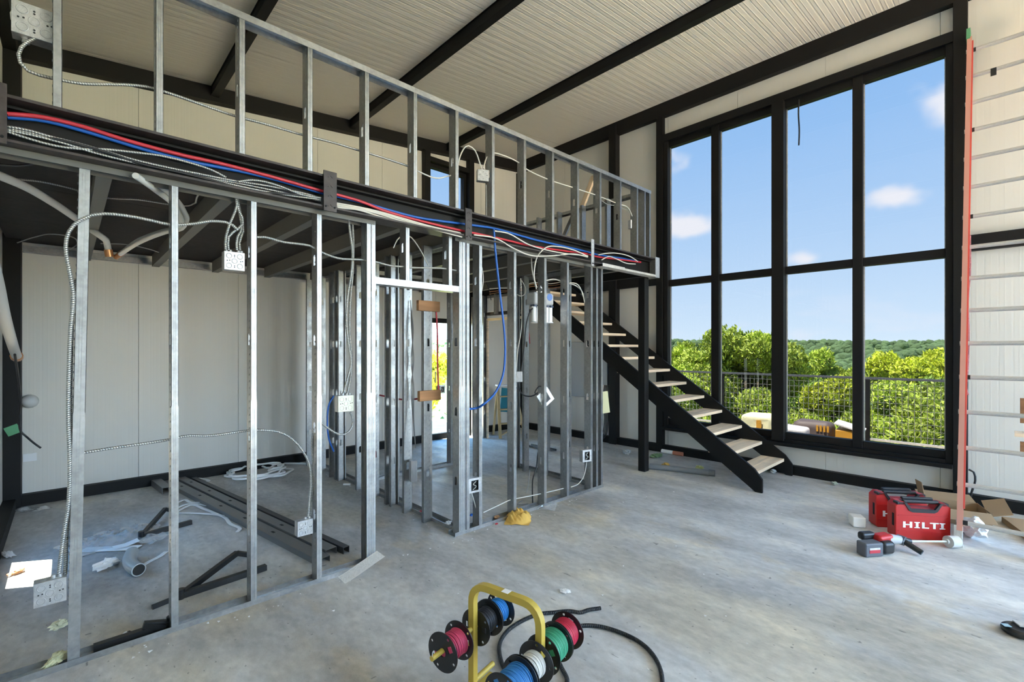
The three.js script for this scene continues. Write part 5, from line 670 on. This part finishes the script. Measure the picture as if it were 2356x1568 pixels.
// =====================================================================================  OUTSIDE
{
  const gm = S({ color: L(0.58, 0.44, 0.26), roughness: 0.95, map: dataTex(512, (u, v) => { const t = 0.75 + 0.4 * (fbm(u * 40, v * 40, 4) - 0.5); return [t, t, t]; }) });
  const yard = structure('trim_1', 'pale gravel yard around the building', [0, -0.3, 0]); yard.name = 'ground_yard';
  part(yard, 'gravel', [bx(-14, 6.9, -0.4, -0.21, -30, -5.7, 0.2), bx(-14, -0.56, -0.4, -0.21, -5.7, 7.2, 0.2), bx(-14, 6.9, -0.4, -0.21, 7.07, 12, 0.2), bx(6.9, 14, -0.4, -0.21, -30, -9, 0.2)], gm);
  const pad = single('entrance_slab', 'concrete apron outside the open doorway behind the camera', 'slab', bx(-1, 8, -0.2, -0.02, -12, -5.7), S({ color: L(0.62, 0.49, 0.33), roughness: 0.9 })); void pad;
  const dk = thing('balcony_deck', 'pale deck outside the tall window', 'deck', [8.2, -0.05, -2]);
  const dm = S({ color: L(0.58, 0.51, 0.40), roughness: 0.85 });
  for (let i = 0; i < 20; i++) part(dk, 'board', bx(6.9 + i * 0.142, 7.036 + i * 0.142, -0.06, 0.0, -9, 8.5), dm);
  // railing
  const rl = thing('balcony_railing', 'dark balcony railing with wire mesh infill', 'railing', [9.6, 0, -2]);
  const rx = 9.6;
  part(rl, 'top_rail', bx(rx - 0.025, rx + 0.025, 1.10, 1.135, -8, 8.4), M.greyplastic); part(rl, 'bottom_rail', bx(rx - 0.02, rx + 0.02, 0.10, 0.135, -8, 8.4), M.alu);
  for (const d of [-7.6, -5.4, -3.1, -0.75, 1.63, 4.0, 6.4, 8.3]) part(rl, 'post', bx(rx - 0.03, rx + 0.03, 0.0, 1.10, d - 0.03, d + 0.03), M.black);
  const vw = [], hw = []; for (let d = -2; d < 8.4; d += 0.076) vw.push(bx(rx - 0.003, rx + 0.003, 0.135, 1.10, d - 0.003, d + 0.003)); for (let y = 0.23; y < 1.09; y += 0.1) hw.push(bx(rx - 0.003, rx + 0.003, y - 0.0025, y + 0.0025, -2, 8.4));
  part(rl, 'wire_mesh', [...vw, ...hw], M.cableGrey);
  // stacked goods on the deck
  const bag = (w, h, l, s) => { const g = new RoundedBoxGeometry(w, h, l, 4, Math.min(w, h, l) * 0.3), p = g.attributes.position; for (let i = 0; i < p.count; i++) { const n = fbm(p.getX(i) * 7 + s, p.getZ(i) * 7 + p.getY(i) * 5, 3) - 0.5; p.setXYZ(i, p.getX(i) + n * 0.06, p.getY(i) + n * 0.05, p.getZ(i) + n * 0.05); } g.computeVertexNormals(); g.translate(0, h / 2, 0); return g; };
  const cream = S({ color: L(0.75, 0.72, 0.45), roughness: 0.6 }), dkbag = S({ color: L(0.10, 0.075, 0.07), roughness: 0.6 }), wr = S({ color: L(0.85, 0.80, 0.76), roughness: 0.3 }), org = S({ color: L(0.62, 0.30, 0.03), roughness: 0.5 });
  const p1 = thing('wrapped_pallet', 'cream wrapped pallet with yellow label on the deck outside', 'pallet', [9.22, 0.03, -3.14]); part(p1, 'wrapping', put(bag(0.5, 0.40, 0.58, 3), 9.22, 0.03, -3.14), cream); part(p1, 'print', bx(8.945, 8.96, 0.16, 0.33, 3.05, 3.13), org); part(p1, 'print', bx(8.945, 8.96, 0.10, 0.13, 3.03, 3.16), org);
  const p2 = thing('material_bag', 'black plastic sack with yellow print on the deck outside', 'sack', [9.0, 0.012, -2.27]); part(p2, 'sack', put(bag(0.42, 0.38, 0.58, 9), 9.22, 0.012, -2.30), dkbag); for (const d of seq(2.04, 0.05, 4)) part(p2, 'print', bx(9.0, 9.015, 0.24, 0.34, d, d + 0.03), org);
  single('plastic_sheet', 'crumpled clear plastic sheet over the black sack outside', 'plastic', put(bag(0.24, 0.30, 0.42, 21), 8.86, 0.012, -2.5), wr);
  const p3 = thing('material_box', 'orange and white box with open flap on the deck outside', 'box', [9.0, 0.003, -1.72]); part(p3, 'carton', put(new RoundedBoxGeometry(0.42, 0.30, 0.34, 2, 0.02), 9.2, 0.155, -1.80, 0.1), org); part(p3, 'lid', put(new RoundedBoxGeometry(0.46, 0.035, 0.40, 2, 0.01), 9.2, 0.35, -1.79, 0.1, 0.28, 0.0), wr);
  // valley floor and hillside
  const R = rng(77);
  const land = new THREE.PlaneGeometry(1, 1, 120, 90); { const p = land.attributes.position; for (let i = 0; i < p.count; i++) { const u = p.getX(i) + 0.5, v = p.getY(i) + 0.5, r = 11 + Math.pow(u, 2.2) * 1600, a = (v - 0.5) * 3.5 - 0.15, x = r * Math.cos(a), z = r * Math.sin(a); p.setXYZ(i, x, landY(x, z), z); } land.computeVertexNormals(); const nrm = land.attributes.normal; if (nrm.getY(500) < 0) { const ix = land.index.array; for (let i = 0; i < ix.length; i += 3) { const t = ix[i]; ix[i] = ix[i + 1]; ix[i + 1] = t; } land.computeVertexNormals(); } }
  function landY(x, z) { const r = Math.hypot(x, z), s = -14 - 0.10 * Math.min(r, 220) + 24 * sm(9, 30, 39 - r) * 0.5; const far = sm(200, 900, r); return (r < 30 ? Math.min(-1.2, s + 8) : s) * (1 - far) + far * (-6 + 18 * fbm(x * 0.0018 + 4, z * 0.0018 + 8, 4) + 4); }
  single('hillside', 'grassy valley and wooded hill slope beyond the balcony', 'hill', land, S({ color: L(0.16, 0.22, 0.06), roughness: 1 })).userData.kind = 'structure';
  const blob = new THREE.IcosahedronGeometry(1, 2); { const p = blob.attributes.position; for (let i = 0; i < p.count; i++) { const n = 0.75 + 0.5 * fbm(p.getX(i) * 2.3 + 9, p.getY(i) * 2.3 + p.getZ(i) * 3.1, 3); p.setXYZ(i, p.getX(i) * n, p.getY(i) * n, p.getZ(i) * n); } blob.computeVertexNormals(); }
  const N = 11000, fo = new THREE.InstancedMesh(blob, S({ color: 0xffffff, roughness: 1 }), N), mt = new THREE.Matrix4(), cc = new THREE.Color();
  let n = 0; while (n < N) { const r = 60 + Math.pow(R(), 1.3) * 1150, a = (R() - 0.5) * 3.4 - 0.15, x = r * Math.cos(a), z = r * Math.sin(a), open = fbm(x * 0.006 + 3, z * 0.006, 3); if (r < 420 && open > 0.52) continue; const s = 3.0 + R() * 2.6; mt.compose(new THREE.Vector3(x, landY(x, z) + s * 0.6, z), new THREE.Quaternion().setFromEuler(new THREE.Euler(R() * 6, R() * 6, R() * 6)), new THREE.Vector3(s * (0.9 + R() * 0.4), s * (0.9 + R() * 0.5), s)); fo.setMatrixAt(n, mt); const k = 0.7 + R() * 0.6; cc.setRGB(0.085 * k, 0.14 * k, 0.055 * k); fo.setColorAt(n, cc); n++; }
  fo.name = 'distant_forest'; fo.userData = { kind: 'stuff', label: 'dark green forest canopy covering the far hills', category: 'forest' }; scene.add(fo);
  // trees and shrubs close to the balcony
  const leaf = (() => { const gs = [], q = rng(3); for (let i = 0; i < 7; i++) { const g = new THREE.PlaneGeometry(0.055, 0.11, 1, 2), p = g.attributes.position; for (let k = 0; k < p.count; k++) { const t = (p.getY(k) + 0.055) / 0.11; p.setXYZ(k, p.getX(k) * (t < 0.1 || t > 0.9 ? 0.3 : 1), p.getY(k) + 0.05, -0.03 * t * t); } g.rotateX(-0.9 + q() * 1.4); g.rotateY(q() * 6.28); g.rotateZ((q() - 0.5) * 1.2); g.translate((q() - 0.5) * 0.12, (q() - 0.5) * 0.10, (q() - 0.5) * 0.12); gs.push(g); } const m = merge(gs); m.computeVertexNormals(); return m; })();
  const leafMat = S({ color: 0xffffff, roughness: 0.55, side: THREE.DoubleSide }), bark = S({ color: L(0.10, 0.08, 0.06), roughness: 0.95 });
  let seed = 100;
  function tree(name, label, cat, c, rad, count, tint, group, trunk = true, ls = 1) {
    const q = rng(seed++), t = thing(name, label, cat, [c[0], c[1] - rad[1] - (trunk ? 5 : 0.2), c[2]], group), im = new THREE.InstancedMesh(leaf, leafMat, count = Math.round(count * 1.7));
    const lobes = Array.from({ length: 16 }, () => { const a = q() * 6.283, e = Math.asin(q() * 1.7 - 0.8 > 1 ? 1 : Math.max(-0.9, q() * 1.8 - 0.85)), k = 0.55 + q() * 0.35; return [Math.cos(a) * Math.cos(e) * rad[0] * k, Math.sin(e) * rad[1] * k, Math.sin(a) * Math.cos(e) * rad[2] * k, 0.26 + q() * 0.26, 0.78 + q() * 0.5]; });
    for (let i = 0; i < count; i++) { const l = lobes[Math.floor(q() * 16)], a = q() * 6.283, z = q() * 2 - 1, rr = Math.pow(q(), 0.33) * l[3] * 0.95, w = Math.sqrt(1 - z * z), x = l[0] + Math.cos(a) * w * rr * rad[0], y = l[1] + z * rr * rad[1], zz = l[2] + Math.sin(a) * w * rr * rad[2];
      const s = (0.6 + q() * 0.65) * ls; mt.compose(new THREE.Vector3(x, y + c[1] - t.position.y, zz), new THREE.Quaternion().setFromEuler(new THREE.Euler((q() - 0.5) * 1.6, q() * 6.28, (q() - 0.5) * 1.6)), new THREE.Vector3(s, s, s)); im.setMatrixAt(i, mt); const k = l[4] * (0.72 + q() * 0.5); cc.setRGB(tint[0] * k, tint[1] * k, tint[2] * k); im.setColorAt(i, cc); }
    im.name = 'foliage'; im.userData.kind = 'stuff'; t.add(im); bases.set(im, [0, 0, 0]);
    const b = t.position; const br = lobes.slice(0, 8).map((l) => rod([c[0], c[1] - rad[1] * 0.5, c[2]], [c[0] + l[0] * 0.8, c[1] + l[1] * 0.8, c[2] + l[2] * 0.8], 0.05, 5, 0.015));
    part(t, 'trunk', [rod([c[0], b.y, c[2]], [c[0], c[1], c[2]], trunk ? 0.16 : 0.04, 7, trunk ? 0.07 : 0.02), ...br], bark);
  }
  const YG = [0.60, 0.66, 0.05], MG = [0.44, 0.54, 0.07], DG = [0.22, 0.34, 0.05], G = 'trees beyond the balcony';
  tree('leafy_tree', 'leafy tree reaching above the hills in the second window bay from the left', 'tree', [15.693,0.771,-5.817], [1.35, 1.35, 1.5], 4200, MG, G);
  tree('leafy_tree', 'leafy tree with a tall tip behind the leftmost window bay', 'tree', [15.828,0.818,-7.065], [1.15, 1.35, 1.2], 3000, MG, G);
  tree('leafy_tree', 'mid green tree rising behind the railing post', 'tree', [21.245,-0.026,-4.703], [1.3, 1.45, 1.3], 3200, MG, G);
  tree('leafy_tree', 'round yellow-green tree in the rightmost window bay', 'tree', [22.116,0.221,-2.507], [1.45, 1.35, 1.45], 4200, YG, G);
  tree('leafy_tree', 'darker tree lying in shade low behind the third window bay', 'tree', [19.324,-0.876,-5.141], [1.6, 1.5, 1.6], 3600, DG, G);
  tree('leafy_tree', 'tree seen low through the stair treads', 'tree', [14.336,-0.584,-7.097], [1.4, 1.5, 1.4], 3600, MG, G);
  tree('leafy_tree', 'broad tree below the rail in the second window bay', 'tree', [14.079,-0.677,-5.278], [1.4, 1.3, 1.4], 4000, MG, G);
  tree('leafy_tree', 'bright green shrub crown just right of the railing post', 'tree', [15.213,-0.293,-3.52], [0.8, 0.9, 0.9], 2600, YG, G);
  tree('leafy_tree', 'dense tree below the rail in the rightmost window bay', 'tree', [17.427,-0.677,-2.119], [1.5, 1.2, 1.5], 4600, MG, G);
  tree('leafy_tree', 'dark tree at the right edge of the tall window', 'tree', [19.293,-0.439,-1.046], [1.2, 1.4, 1.2], 3000, DG, G);
  tree('leafy_tree', 'low tree filling the gap under the railing at far right', 'tree', [15.628,-0.988,-1.479], [1.2, 0.9, 1.2], 3600, MG, G);
  tree('leafy_tree', 'low tree filling the gap under the third window bay', 'tree', [14.511,-1.063,-3.358], [1.3, 0.9, 1.2], 3600, MG, G);
  tree('leafy_tree', 'tree standing past the right end of the window', 'tree', [15.5, 0.2, 1.6], [1.8, 1.9, 1.8], 3600, MG, G);
  tree('leafy_tree', 'tree standing past the left end of the window', 'tree', [12.6, 0.4, -11.2], [1.8, 1.9, 1.8], 3600, MG, G);
  tree('garden_shrub', 'sunlit yellow-green shrub outside the glazed back door', 'shrub', [5.3, 1.0, -9.6], [1.2, 1.0, 0.8], 2600, YG, null, false);
  tree('garden_shrub', 'tall green shrub behind the back wall left of the glazed door', 'shrub', [3.4, 0.9, -10.4], [1.2, 1.1, 0.8], 2000, MG, null, false);
}

for (const o of scene.children) shade(o);
renderer.render(scene, camera);
